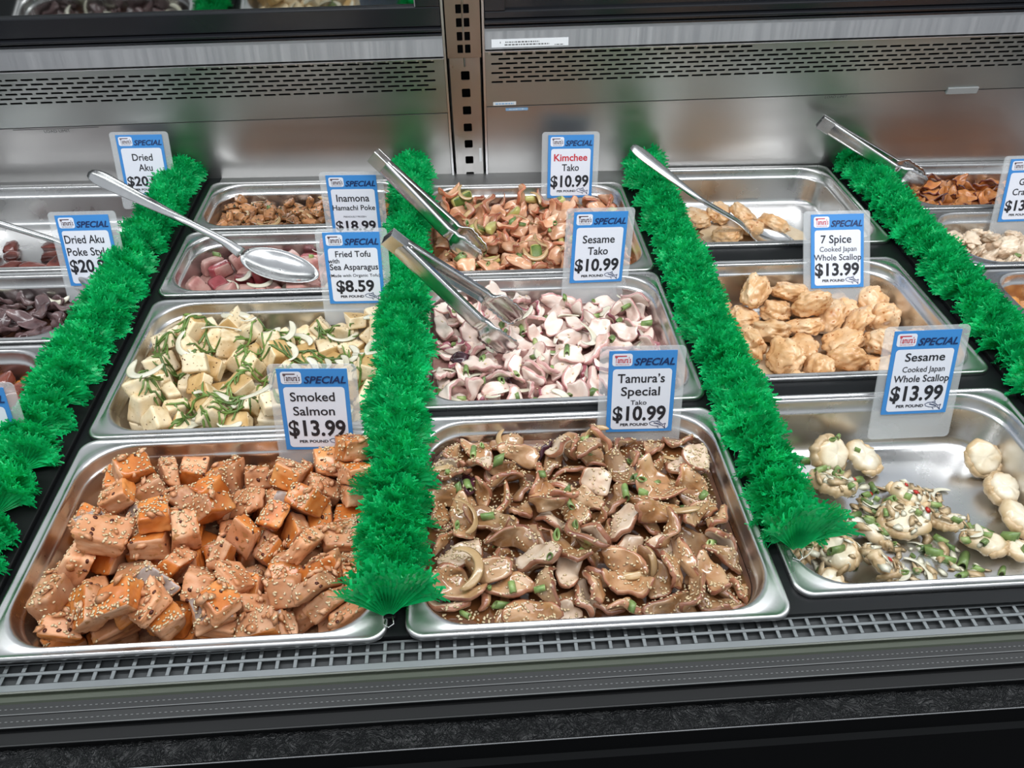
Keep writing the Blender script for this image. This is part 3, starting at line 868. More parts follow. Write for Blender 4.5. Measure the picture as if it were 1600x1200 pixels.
def sign(label, B, yaw, lean, roll, pan, lines, price, logo_red, prx=0.82, drop=0.036):
    # the sign leans against the inside of its pan's back wall
    cx, y0, w, d, h = PANS[pan]
    yt = y0 + d - (0.042 if pan == 'aku' else 0.0175)
    tl = math.tan(lean)
    scale = (yt - EYE.y + tl * EYE.z) / ((B[1] - EYE.y) - tl * (B[2] - EYE.z))
    B = EYE + (Vector(B) - EYE) * scale
    o = empty('price_sign', B)
    tag(o, label, 'price sign', 'blue and white price signs standing in the pans')
    R = Matrix.Rotation(yaw, 4, 'Z') @ Matrix.Rotation(-lean, 4, 'X') @ Matrix.Rotation(-roll, 4, 'Y')
    o.rotation_euler = R.to_euler()
    o.scale = (scale,) * 3
    c = link('card', card_mesh(lines, logo_red, price, prx), [M[k] for k in CARD_MATS], o)
    pts = rrect(CW + 0.019, CH + 0.0045 + drop, 0.005, 0, 4)
    n = len(pts)
    zc = (CH + 0.0045 - drop) / 2
    vs = [(x, 0.0006, y + zc) for x, y, _ in pts] + [(x, 0.0026, y + zc) for x, y, _ in pts]
    fs = [tuple(range(n - 1, -1, -1)), tuple(range(n, 2 * n))] + [(k, (k + 1) % n, n + (k + 1) % n, n + k) for k in range(n)]
    h = link('clear_holder', mesh_from('clear_holder', vs, fs, False), M['acrylic'], o)
    h['label'] = 'clear plastic holder'
    return o
D = math.radians
PR = (0.685, 0.835, 0.885)
B2 = 0.012
SIGNS = [
    ('aku', 'price sign reading Dried Aku $20.99 against the back wall', (-0.613, .860, -.025), 1.0, 17.2, -.4, [('Dried', .5, .31, .42, .44, 2, B2), ('Aku', .53, .48, .59, .30, 2, B2)], ('$20.99', *PR), False),
    ('akupoke', 'price sign reading Dried Aku Poke Style $20.99', (-0.602, .579, -.020), -5.7, 18.3, 2.7, [('Dried Aku', .46, .28, .39, .74, 2, B2), ('Poke Style', .49, .455, .565, .80, 2, B2)], ('$20.99', .63, .80, .875), False),
    ('hamachi', 'price sign reading Inamona Hamachi Poke, behind the Fried Tofu sign', (-0.2585, .692, -.018), -2, 5, .4, [('Inamona', .49, .30, .41, .66, 2, B2), ('Hamachi Poke', .49, .47, .55, .86, 2, B2), ('PREVIOUSLY FROZEN', .49, .645, .67, .46, 2, 0.0)], ('$18.99', .73, .88, .91), False),
    ('tofu', 'price sign reading Fried Tofu with Sea Asparagus $8.59', (-0.2432, .508, -.014), -2.5, 14, .8, [('Fried Tofu', .50, .255, .335, .62, 2, B2), ('with', .15, .36, .42, .20, 2, B2), ('Sea Asparagus', .50, .435, .515, .86, 2, B2), ('(Made with Organic Tofu)', .50, .575, .615, .90, 2, .004)], ('$8.59', .67, .825, .88), False, 0.68),
    ('salmon', 'price sign reading Smoked Salmon $13.99', (-0.263, .251, -.028), -2.7, 14.1, 0, [('Smoked', .47, .28, .385, .64, 2, B2), ('Salmon', .47, .455, .56, .60, 2, B2)], ('$13.99', .63, .815, .875), False, 0.83),
    ('kimchee', 'price sign reading Kimchee Tako in red and black', (0.0695, .768, .001), 6, 16.5, -2.4, [('Kimchee', .50, .30, .405, .74, 4, .022), ('Tako', .50, .46, .565, .38, 2, B2)], ('$10.99', .645, .82, .875), False, 0.85),
    ('sestako', 'price sign reading Sesame Tako $10.99', (0.0725, .515, .004), 7, 12, -3.4, [('Sesame', .49, .325, .43, .60, 2, B2), ('Tako', .49, .49, .595, .38, 2, B2)], ('$10.99', .66, .825, .885), False, 0.83),
    ('tamura', 'price sign reading Tamura\u2019s Special Tako $10.99', (0.082, .253, -.022), -2.6, 16, .9, [('Tamura\u2019s', .49, .275, .38, .70, 2, B2), ('Special', .49, .435, .54, .58, 2, B2), ('Tako', .47, .60, .655, .24, 2, .008)], ('$10.99', .68, .85, .89), True, 0.80),
    ('spice', 'price sign reading 7 Spice Cooked Japan Whole Scallop', (0.385, .473, .012), 2.7, 35.2, -1.3, [('7 Spice', .47, .285, .39, .58, 2, B2), ('Cooked Japan', .51, .44, .505, .70, 2, 0.0), ('Whole Scallop', .50, .545, .625, .90, 2, .006)], ('$13.99', .67, .83, .885), True, 0.84),
    ('scallop', 'price sign reading Sesame Cooked Japan Whole Scallop', (0.379, .240, .001), -.9, 17.9, .9, [('Sesame', .52, .26, .355, .60, 2, B2), ('Cooked Japan', .53, .42, .485, .64, 2, .004), ('Whole Scallop', .52, .525, .605, .84, 2, B2)], ('$13.99', .66, .83, .885), True, 0.80),
    ('crab', 'price sign reading Garlic Crawfish, cut by the edge of the view', (0.772, .683, -.013), -2, 17, 1.5, [('Garlic', .5, .31, .41, .44, 2, B2), ('Crawfish', .5, .47, .57, .64, 2, B2)], ('$13.99', .66, .82, .875), False, 0.82),
    ('plain', 'price sign cut by the edge of the view beside the red glazed fish', (-0.592, .232, -.024), 0, 15, 0, [], ('$20.99', .66, .82, .875), False, 0.82),
]
for s in SIGNS:
    pan, lab, Bp, yw, ln, rl, lines, price, red = s[:9]
    drop = 0.022 if pan in ('spice', 'aku') else 0.024 if Bp[2] < -0.015 else 0.030
    sign(lab, Bp, D(yw), D(ln), D(rl), pan, lines, price, red, s[9] if len(s) > 9 else 0.82, drop)

# ------------------------------------------------------------------ tongs and spoons
def frame(o, A, Bt, hint):
    """object matrix: origin A, x axis towards Bt, y axis nearest to hint"""
    A, Bt, h = Vector(A), Vector(Bt), Vector(hint)
    x = (Bt - A).normalized()
    z = x.cross(h).normalized()
    y = z.cross(x)
    m = Matrix((x, y, z)).transposed().to_4x4()
    m.translation = A
    o.matrix_world = m
    return (Bt - A).length
def tongs(label, H, E, hint, spread, ring=True):
    o = empty('serving_tongs')
    L = frame(o, H, E, hint)
    tag(o, label, 'tongs', 'steel serving tongs resting on the pans')
    for s in (-1, 1):
        n, m = 56, 9
        vs, fs = [], []
        for i in range(n + 1):
            t = i / n
            x = 0.004 + t * (L - 0.004)
            c = max(0.0, (t - 0.70) / 0.30)
            w = 0.0094 - 0.0016 * t
            if c > 0:
                w = 0.0078 + 0.0085 * min(1, c * 3.0) ** 1.5
                if c > 0.30: w += 0.0011 * math.sin((c - 0.30) * 62)
                if c > 0.86: w *= max(0.35, 1 - ((c - 0.86) / 0.14) ** 2 * 0.55)
            fl = 0.0065 * min(1, 8 * t + .4) * (1 - min(1, c * 3.5)) + 0.0016
            yc = s * (0.0052 + spread * t) - s * 0.010 * c * c - s * 0.0035 * math.sin(min(1, c * 4) * PI) * (c > 0)
            for k in range(m):
                q = -1 + 2 * k / (m - 1)
                if abs(q) > 0.74:                      # flanges turned inward
                    f = (abs(q) - 0.74) / 0.26
                    z = math.copysign(w, q); y = yc - s * fl * f
                else:
                    z = q / 0.74 * w; y = yc - s * 0.0006 * (q / 0.74) ** 2
                    if c > 0.12 and abs(q) < 0.2: y += s * 0.0016 * min(1, (c - 0.12) * 6)
                vs.append((x, y, z))
        for i in range(n):
            for k in range(m - 1):
                f = (i * m + k, i * m + k + 1, (i + 1) * m + k + 1, (i + 1) * m + k)
                fs.append(f if s > 0 else f[::-1])
        a = link('arm', mesh_from('arm', vs, fs), M['utensil'], o)
        sd = a.modifiers.new('thick', 'SOLIDIFY'); sd.thickness = 0.0011; sd.offset = 0
    mb = MB()
    for (y0, y1, z0, z1) in ((-0.0066, -0.0056, -0.0100, 0.0100), (0.0056, 0.0066, -0.0100, 0.0100), (-0.0056, 0.0056, 0.0090, 0.0100), (-0.0056, 0.0056, -0.0100, -0.0090)):
        mb.box((-0.006, y0, z0), (0.016, y1, z1))
    bevel(mb.build('hinge_sleeve', M['utensil'], o), 0.0003, 1)
    mb = MB(); mb.tube([(0.022, 0, -0.0098), (0.022, 0, 0.0098)], 0.0022, 10)
    mb.build('rivet', M['utensil'], o, True)
    return o
def spoon(label, path, widths, bowl, hint, holes=False, group='steel serving spoons in the pans'):
    """path: handle centre line from end to neck; widths along it; bowl = (tip point, width, depth) or None"""
    o = empty('serving_spoon', path[0])
    tag(o, label, 'spoon', group)
    P = [Vector(p) for p in path]
    h = Vector(hint).normalized()
    vs, fs = [], []
    m = 11
    # resample
    seg = [0]
    for a, b in zip(P[:-1], P[1:]): seg.append(seg[-1] + (b - a).length)
    n = 44
    def at(s):
        for i in range(len(P) - 1):
            if s <= seg[i + 1] or i == len(P) - 2:
                t = (s - seg[i]) / (seg[i + 1] - seg[i])
                return P[i].lerp(P[i + 1], t), widths[i] + (widths[i + 1] - widths[i]) * t
    raw = [at(seg[-1] * i / n) for i in range(n + 1)]
    pts = [r[0] for r in raw]; ws = [r[1] for r in raw]
    for _ in range(6):
        pts = [pts[0]] + [(pts[i - 1] + pts[i] * 2 + pts[i + 1]) / 4 for i in range(1, n)] + [pts[-1]]
        ws = [ws[0]] + [(ws[i - 1] + ws[i] * 2 + ws[i + 1]) / 4 for i in range(1, n)] + [ws[-1]]
    for i, p in enumerate(pts):
        t = (pts[min(i + 1, n)] - pts[max(i - 1, 0)]).normalized()
        side = t.cross(h).normalized(); up = side.cross(t)
        w = ws[i]
        if i < 5: w *= math.sqrt(1 - ((5 - i) / 5.6) ** 2)
        flat = min(1.0, max(0.0, (ws[i] - 0.0042) / 0.004))
        for k in range(m):
            q = -1 + 2 * k / (m - 1)
            arch = math.sqrt(max(0, 1 - q * q)) * 0.0034 * (1 - flat) + flat * (0.0010 * math.cos(q * PI) + 0.0004)
            vs.append(p - Vector(path[0]) + side * (q * w) + up * arch)
    for i in range(n):
        for k in range(m - 1):
            fs.append((i * m + k, i * m + k + 1, (i + 1) * m + k + 1, (i + 1) * m + k))
    a = link('handle', mesh_from('handle', vs, fs), M['utensil'], o)
    sd = a.modifiers.new('thick', 'SOLIDIFY'); sd.thickness = 0.0015; sd.offset = 0
    if bowl:
        tip, bw, bd, bn = Vector(bowl[0]), bowl[1], bowl[2], Vector(bowl[3]).normalized()
        neck = P[-1]
        x = (tip - neck); L = x.length; x.normalize()
        y = bn.cross(x).normalized(); z = x.cross(y)
        vs, fs = [], []
        nr, nt = 8, 32
        for i in range(nr + 1):
            r = i / nr
            for k in range(nt):
                t = 2 * PI * k / nt
                cx = math.cos(t) * r
                sx = L / 2 * (1 + cx)
                wy = math.sin(t) * r * bw / 2 * (1.0 - 0.10 * cx)
                dz = -bd * (1 - r ** 2.4) - 0.0
                vs.append(neck - Vector(path[0]) + x * sx + y * wy + z * dz)
        for i in range(nr):
            for k in range(nt):
                fs.append((i * nt + k, i * nt + (k + 1) % nt, (i + 1) * nt + (k + 1) % nt, (i + 1) * nt + k))
        b = link('bowl', mesh_from('bowl', vs, fs), M['utensil'], o)
        sd = b.modifiers.new('thick', 'SOLIDIFY'); sd.thickness = 0.0014; sd.offset = 0
    return o

tongs('steel tongs with scalloped claws resting in the orange kimchee octopus', (-0.2163, .668, .1158), (-0.0769, .6029, -.008), (-0.38, -0.88, 0.015), 0.013)
tongs('open steel tongs with scalloped claws in the pale octopus pan', (-0.1816, .415, .1315), (-0.0423, .4125, -.004), (-0.38, -0.88, 0.015), 0.030)
tongs('steel tongs lying across the last parsley divider into the orange shellfish', (0.4819, .829, .0912), (0.6534, .7815, 0.006), (-0.38, -0.88, 0.015), 0.016)
spoon('large steel serving spoon lying across the left parsley divider into the pink fish', [(-0.626, .717, .080), (-0.482, .625, .052), (-0.430, .612, .026), (-0.408, .6065, .008)],
      [0.0125, 0.0048, 0.0055, 0.0085], ((-0.300, .562, -.006), 0.052, 0.012, (-0.1, -0.25, 1)), (-0.2, -0.5, 1))
spoon('steel spoon with a hole in its handle reaching into the sauced scallops', [(0.158, .7545, .090), (0.2469, .6784, .040), (0.325, .700, -.012), (0.352, .712, -.036)],
      [0.0105, 0.0040, 0.0042, 0.0065], ((0.425, .690, -.050), 0.050, 0.010, (-0.1, -0.1, 1)), (0.0, -0.6, 1))
spoon('steel spoon handle reaching out of the dried fish pan at the left edge', [(-0.835, .628, .072), (-0.76, .662, .040), (-0.6898, .6852, -.010), (-0.668, .690, -.034)],
      [0.0100, 0.0046, 0.0044, 0.0060], ((-0.622, .698, -.050), 0.040, 0.008, (0, 0, 1)), (0.0, -0.6, 1))

# ------------------------------------------------------------------ food pieces: one mesh per variant
def lump(dx, dy, dz, seed, n=6, k=6.0, jit=0.16, nz=0.06, ns=1.6, slots=None, extra=None):
    """an irregular rounded block; slots(p) gives the material index from the direction p on the unit cube"""
    rnd = random.Random(seed)
    cj = {(a, b, c): Vector((rnd.uniform(-jit, jit), rnd.uniform(-jit, jit), rnd.uniform(-jit, jit))) for a in (0, 1) for b in (0, 1) for c in (0, 1)}
    off = Vector((rnd.uniform(0, 50), rnd.uniform(0, 50), rnd.uniform(0, 50)))
    idx, vs, fs, mi = {}, [], [], []
    def vert(p):
        key = (round(p[0], 4), round(p[1], 4), round(p[2], 4))
        if key in idx: return idx[key]
        nk = (abs(p[0]) ** k + abs(p[1]) ** k + abs(p[2]) ** k) ** (1 / k)
        q = Vector(p) / nk
        w = Vector((0, 0, 0))
        for (a, b, c), j in cj.items():
            w += j * ((1 + (2 * a - 1) * p[0]) / 2) * ((1 + (2 * b - 1) * p[1]) / 2) * ((1 + (2 * c - 1) * p[2]) / 2)
        q += w
        q *= 1 + nz * noise.noise(q * ns + off) + nz * 0.5 * noise.noise(q * ns * 2.7 + off)
        if extra: q = extra(q)
        idx[key] = len(vs)
        vs.append((q.x * dx / 2, q.y * dy / 2, q.z * dz / 2))
        return idx[key]
    for ax in range(3):
        for s in (-1, 1):
            for i in range(n):
                for j in range(n):
                    quad = []
                    for (u, v) in ((i, j), (i + 1, j), (i + 1, j + 1), (i, j + 1)):
                        p = [0, 0, 0]
                        p[ax] = s; p[(ax + 1) % 3] = -1 + 2 * u / n; p[(ax + 2) % 3] = -1 + 2 * v / n
                        quad.append(vert(p))
                    fs.append(tuple(quad if s > 0 else quad[::-1]))
                    mi.append(slots(ax, s) if slots else 0)
    return vs, fs, mi

def slice_piece(L, W, t, seed, bend=0.3, twist=0.3, ripple=0.12, edge=0.10, suck=0.0, taper=0.0, n=26):
    """a thin curved slice with a rim of skin: slot 0 flesh, slot 1 rim"""
    rnd = random.Random(seed)
    p1, p2, p3 = (rnd.uniform(0, 6.28) for _ in range(3))
    b1 = rnd.uniform(-bend, bend) * 1.2; b2 = rnd.uniform(-bend, bend) * 0.5; tw = rnd.uniform(-twist, twist)
    def outline(a):
        r = 1 + edge * math.sin(2 * a + p1) + edge * 0.7 * math.sin(3 * a + p2) + edge * 0.35 * math.sin(5 * a + p3)
        if suck: r += suck * math.sin(11 * a + p1) * (math.sin(a) > 0)
        ca, sa = math.cos(a), math.sin(a)
        sq = (abs(ca) ** 2.6 + abs(sa) ** 2.6) ** (-1 / 2.6)
        return r * sq * ca, r * sq * sa * (1 - taper * ca)
    vs, fs, mi = [], [], []
    def put(fr, zt, a):
        u, v = outline(a)
        u *= fr; v *= fr
        x, y = u * L / 2, v * W / 2
        z = zt * t / 2
        z += L * (b1 * (u * u - .33) * 0.5 + tw * u * v * 0.25) + W * b2 * (v * v - .33) * 0.5
        z += t * ripple * 4 * math.sin(u * 4 + p1) * math.cos(v * 3 + p2) * fr
        vs.append((x, y, z))
    rings = [(0.42, 0.85), (0.78, 0.95), (0.94, 0.72), (1.0, 0.0), (0.94, -0.72), (0.78, -0.95), (0.42, -0.85)]
    vs.append((0, 0, 0)); fix = []
    for fr, zt in rings:
        for k in range(n): put(fr, zt, 2 * PI * k / n)
    put(0.0, 0.85, 0); ct = len(vs) - 1
    put(0.0, -0.85, 0); cb = len(vs) - 1
    vs[0] = vs[ct]
    def ring(i, k): return 1 + i * n + k % n
    for k in range(n):
        fs.append((ring(0, k), ring(0, k + 1), ct)); mi.append(0)
        fs.append((ring(6, k + 1), ring(6, k), cb)); mi.append(0)
        for i in range(6):
            fs.append((ring(i, k), ring(i + 1, k), ring(i + 1, k + 1), ring(i, k + 1)))
            mi.append(1 if i in (2, 3) else 0)
    vs = vs[1:]
    fs = [tuple(i - 1 for i in f) for f in fs]
    return vs, fs, mi

def disc_scallop(R, h, seed):
    """plump scallop muscle and its frilled mantle: two meshes"""
    rnd = random.Random(seed)
    o1 = rnd.uniform(0, 50)
    n, vs, fs = 30, [], []
    prof = [(0.0, .5), (.35, .5), (.70, .47), (.90, .36), (1.0, .10), (1.0, -.15), (.92, -.38), (.6, -.5), (0, -.5)]
    for r, z in prof:
        for k in range(n):
            a = 2 * PI * k / n
            w = 1 + 0.10 * math.sin(2 * a + o1) + 0.05 * math.sin(3 * a + o1 * 2) + 0.03 * math.sin(7 * a + o1) + 0.10 * noise.noise((math.cos(a) * 2 + o1, math.sin(a) * 2, z))
            vs.append((R * r * w * math.cos(a), R * r * w * math.sin(a), h * z + h * 0.26 * noise.noise((r * math.cos(a) * 2.4, r * math.sin(a) * 2.4, o1)) + h * 0.03 * math.sin(17 * a + o1) * r))
    for i in range(len(prof) - 1):
        for k in range(n): fs.append((i * n + k, (i + 1) * n + k, (i + 1) * n + (k + 1) % n, i * n + (k + 1) % n))
    muscle = (vs, fs, None)
    vs, fs = [], []
    n, m = 64, 9
    a0, a1 = rnd.uniform(0, 6.28), rnd.uniform(3.6, 5.2)
    for k in range(n + 1):
        a = a0 + a1 * k / n
        end = math.sqrt(max(0.02, 1 - (2 * k / n - 1) ** 6))
        fr = 0.55 * math.sin(a * 9 + o1) + 0.35 * math.sin(a * 17 + 2 * o1)
        w = 1 + 0.10 * math.sin(2 * a + o1) + 0.05 * math.sin(3 * a + o1 * 2)
        for j in range(m):
            q = 2 * PI * j / m
            nz = 1 + 0.35 * noise.noise((math.cos(a) * 5 + o1, math.sin(a) * 5, math.cos(q) * 1.5))
            rr = R * (0.20 + 0.05 * fr * (math.cos(q) > 0)) * end * nz
            r = R * w * 0.98 + rr * math.cos(q)
            z = -0.12 * h + h * (0.40 + 0.10 * fr) * end * nz * math.sin(q)
            vs.append((r * math.cos(a), r * math.sin(a), z))
    for k in range(n):
        for j in range(m): fs.append((k * m + j, (k + 1) * m + j, (k + 1) * m + (j + 1) % m, k * m + (j + 1) % m))
    fs.append(tuple(range(m))); fs.append(tuple(n * m + j for j in range(m - 1, -1, -1)))
    return muscle, (vs, fs, None)

def arc_piece(R, ang, w, t, seed, n=16):
    """one curved strip of sliced onion, lying flat"""
    rnd = random.Random(seed)
    vs, fs = [], []
    tw = rnd.uniform(-1.2, 1.2); t0 = rnd.uniform(-0.6, 0.6); lift = rnd.uniform(-.2, .25)
    for i in range(n + 1):
        f = i / n
        a = -ang / 2 + ang * f
        e = math.sqrt(max(0.05, 1 - (2 * f - 1) ** 4))
        c = Vector((math.sin(a) * R, math.cos(a) * R - R, lift * R * (2 * f - 1) ** 2))
        rad = Vector((math.sin(a), math.cos(a), 0))
        th = t0 + tw * (f - .5)
        d1 = rad * math.cos(th) + Vector((0, 0, 1)) * math.sin(th)
        d2 = -rad * math.sin(th) + Vector((0, 0, 1)) * math.cos(th)
        for (p, q) in ((-.5, 0), (-.3, .5), (.3, .5), (.5, 0), (.3, -.5), (-.3, -.5)):
            vs.append(tuple(c + d1 * (p * w * e) + d2 * (q * t)))
    for i in range(n):
        for k in range(6): fs.append((i * 6 + k, i * 6 + (k + 1) % 6, (i + 1) * 6 + (k + 1) % 6, (i + 1) * 6 + k))
    fs.append((5, 4, 3, 2, 1, 0)); fs.append(tuple(n * 6 + k for k in range(6)))
    return vs, fs, None

def ring_piece(R, h, t, seed, n=14):
    """a short cut length of green onion: hollow, cut at a slant, a little squashed"""
    rnd = random.Random(seed)
    sl = rnd.uniform(-.8, .8); sq = rnd.uniform(.45, .95)
    vs, fs = [], []
    for (r, z) in ((R - t, 0), (R, 0), (R, 1), (R - t, 1)):
        for k in range(n):
            a = 2 * PI * k / n
            x, y = r * math.cos(a), r * math.sin(a) * sq
            vs.append((x, y, (z - .5) * h + sl * x))
    for i in range(4):
        for k in range(n):
            j = (i + 1) % 4
            fs.append((i * n + k, i * n + (k + 1) % n, j * n + (k + 1) % n, j * n + k))
    # lie on its side
    vs = [(z, y, x) for x, y, z in vs] if h > R * 1.6 else vs
    return vs, fs, None

KIND = {}      # kind -> (name, materials, [variant meshes])
def kind(key, name, mats, gens):
    ms = []
    for vs, fs, mi in gens:
        me = mesh_from(name, vs, fs, True, mi)
        for k in mats: me.materials.append(M[k])
        ms.append(me)
    KIND[key] = (name, ms)
def flake(seed):
    o = seed * 1.7
    def f(q):
        s = q.z * 3.2 + 0.6 * noise.noise(Vector((q.x * 1.5 + o, q.y * 1.5, q.z)))
        t = s - math.floor(s)
        g = 1 + 0.04 * (t - 0.5) + 0.03 * noise.noise(Vector((q.x * 4 + o, q.y * 4, q.z * 4)))
        return Vector((q.x * g, q.y * g, q.z * (1 + 0.04 * noise.noise(Vector((q.x * 5, q.y * 5, o))))))
    return f
R_ = random.Random(11)
U = R_.uniform
def top(ax, s): return 1 if (ax == 2 and s > 0) else 0
def two(ax, s): return 1 if (ax == 2 and s > 0) or (ax == 0 and s > 0) else 0
def three(ax, s): return 1 if (ax == 2 and s > 0) or (ax == 0 and s > 0) or (ax == 1 and s < 0) else 0
def ends(ax, s): return 1 if ax == 2 else 0
kind('s_orange', 'salmon_chunk', ['salmon_flesh', 'salmon_skin'], [lump(U(.030, .042), U(.022, .029), U(.015, .022), 100 + i, 10, 13, .30, .06, 1.7, (top, two, three)[i % 3], flake(i)) for i in range(12)])
kind('s_pink', 'salmon_chunk', ['salmon_flesh'], [lump(U(.024, .040), U(.018, .028), U(.013, .022), 120 + i, 10, 12, .34, .09, 2.0, None, flake(i + 20)) for i in range(10)])
kind('s_silver', 'salmon_chunk', ['salmon_flesh', 'salmon_silver'], [lump(U(.032, .042), U(.024, .030), U(.012, .017), 140 + i, 10, 12, .30, .08, 1.7, top, flake(i + 40)) for i in range(4)])
kind('tofu', 'tofu_cube', ['tofu', 'tofu_fried'], [lump(U(.024, .034), U(.022, .029), U(.015, .024), 160 + i, 8, 14, .24, .05, 2.2, (None, two, top)[i % 3]) for i in range(10)])
kind('tako_b', 'brown_octopus_slice', ['tako_brown', 'tako_brown_skin'], [slice_piece(U(.032, .050), U(.017, .027), U(.006, .009), 200 + i, .5, .7, .16, .15, .05 * (i % 2), U(0, .12)) for i in range(14)])
kind('tako_w', 'tan_octopus_slice', ['tako_tan', 'tako_brown_skin'], [slice_piece(U(.030, .044), U(.019, .028), U(.006, .008), 220 + i, .3, .4, .12, .13) for i in range(6)])
kind('tako_p', 'octopus_slice', ['tako_pink', 'tako_rose'], [slice_piece(U(.030, .046), U(.015, .024), U(.005, .008), 240 + i, .5, .7, .14, .17, .08 * (i % 2), U(0, .12)) for i in range(12)])
kind('tako_q', 'octopus_slice', ['tako_pink', 'tako_purple'], [slice_piece(U(.026, .040), U(.013, .021), U(.005, .008), 250 + i, .5, .7, .14, .17, .08 * (i % 2), U(0, .12)) for i in range(6)])
kind('tako_d', 'octopus_slice', ['tako_dark', 'tako_dark'], [slice_piece(U(.028, .040), U(.012, .017), U(.004, .006), 260 + i, .5, .6, .14, .14) for i in range(4)])
kind('kim', 'kimchee_octopus_slice', ['kim', 'kim_skin'], [slice_piece(U(.028, .042), U(.015, .023), U(.005, .008), 280 + i, .5, .7, .16, .16, .05 * (i % 2), U(0, .12)) for i in range(10)])
kind('cuke', 'cucumber_piece', ['cucumber', 'cuke_skin'], [lump(U(.032, .046), U(.013, .018), U(.011, .014), 300 + i, 6, 4, .15, .04, 1.5, top) for i in range(5)])
kind('spice', 'sauced_scallop', ['spice'], [lump(U(.042, .052), U(.036, .046), U(.022, .030), 320 + i, 16, 2.5, .16, .26, 1.8) for i in range(8)])
kind('bscal', 'sauced_scallop', ['spice'], [lump(U(.040, .046), U(.038, .043), U(.022, .026), 340 + i, 16, 2.8, .08, .20, 2.0) for i in range(3)])
kind('ham', 'fish_cube', ['hamachi'], [lump(U(.026, .036), U(.020, .027), U(.013, .018), 360 + i, 6, 6, .2, .06) for i in range(6)])
kind('ham_r', 'fish_cube', ['hamachi_red', 'hamachi'], [lump(U(.024, .032), U(.018, .025), U(.013, .018), 380 + i, 6, 6, .2, .06, 1.6, top) for i in range(4)])
kind('inam', 'fish_cube', ['inamona'], [lump(U(.014, .024), U(.011, .018), U(.007, .013), 400 + i, 6, 5, .30, .20, 2.2) for i in range(9)])
kind('aku', 'dried_fish_piece', ['aku'], [lump(U(.026, .042), U(.018, .026), U(.009, .014), 420 + i, 6, 3.5, .24, .16) for i in range(6)])
kind('aku_d', 'dried_fish_slice', ['aku_purple', 'aku_purple'], [slice_piece(U(.030, .046), U(.015, .022), U(.005, .007), 440 + i, .4, .6, .2, .14) for i in range(6)])
kind('aku_r', 'fish_cube', ['aku_red'], [lump(U(.022, .032), U(.018, .024), U(.013, .018), 460 + i, 6, 5, .2, .08) for i in range(6)])
kind('carrot', 'carrot_strip', ['carrot'], [lump(U(.036, .052), U(.005, .007), U(.004, .006), 480 + i, 4, 5, .12, .05) for i in range(4)])
kind('craw', 'shellfish_piece', ['craw', 'aku'], [slice_piece(U(.022, .036), U(.014, .022), U(.004, .006), 500 + i, .6, .6, .2, .16) for i in range(8)])
kind('crab', 'seafood_lump', ['cream_mix'], [lump(U(.022, .036), U(.014, .024), U(.010, .016), 520 + i, 10, 2.4, .30, .42, 1.9) for i in range(9)])
kind('roe', 'orange_lump', ['roe'], [lump(U(.020, .030), U(.016, .024), U(.012, .016), 540 + i, 6, 3, .2, .2) for i in range(4)])
kind('onion', 'onion_slice', ['onion'], [arc_piece(U(.016, .026), U(1.4, 3.4), U(.006, .010), .0016, 560 + i) for i in range(8)])
kind('onion_b', 'onion_slice', ['onion_brown'], [arc_piece(U(.015, .024), U(1.4, 3.2), U(.005, .009), .0016, 580 + i) for i in range(6)])
kind('scal', 'scallion_bit', ['scallion'], [ring_piece(U(.0028, .0042), U(.004, .012), .0010, 600 + i) for i in range(8)])
# scatter whose transforms come from a settled pile: key -> settings
PILES = {
    'salmon': [('s_orange', 86), ('s_pink', 18), ('s_silver', 12)],
    'tofu': [('tofu', 96)],
    'hamachi': [('ham', 30), ('ham_r', 14)],
    'inamona': [('inam', 130)],
    'tamura': [('tako_b', 112), ('tako_w', 24), ('tako_d', 6)],
    'sestako': [('tako_p', 96), ('tako_q', 32), ('tako_d', 4)],
    'kimchee': [('kim', 134), ('cuke', 20)],
    'spice': [('spice', 33)],
    'craw': [('craw', 80)],
    'crab': [('crab', 80)],
    'roe': [('roe', 40)],
    'aku': [('aku', 16)],
    'akupoke': [('aku_d', 58)],
    'akured': [('aku_r', 50), ('carrot', 26)],
}
BED = {'salmon': -.056, 'tofu': -.048, 'hamachi': -.046, 'inamona': -.040, 'tamura': -.038, 'sestako': -.050, 'kimchee': -.044, 'spice': -.0655, 'craw': -.040, 'crab': -.044,
       'roe': -.044, 'aku': -.0615, 'akupoke': -.040, 'akured': -.042}
KEYS = ['s_orange', 's_pink', 's_silver', 'tofu', 'tako_b', 'tako_w', 'tako_d', 'tako_p', 'tako_q', 'kim', 'cuke', 'spice', 'ham', 'ham_r', 'inam', 'craw', 'crab', 'roe', 'aku', 'aku_d', 'aku_r', 'carrot']
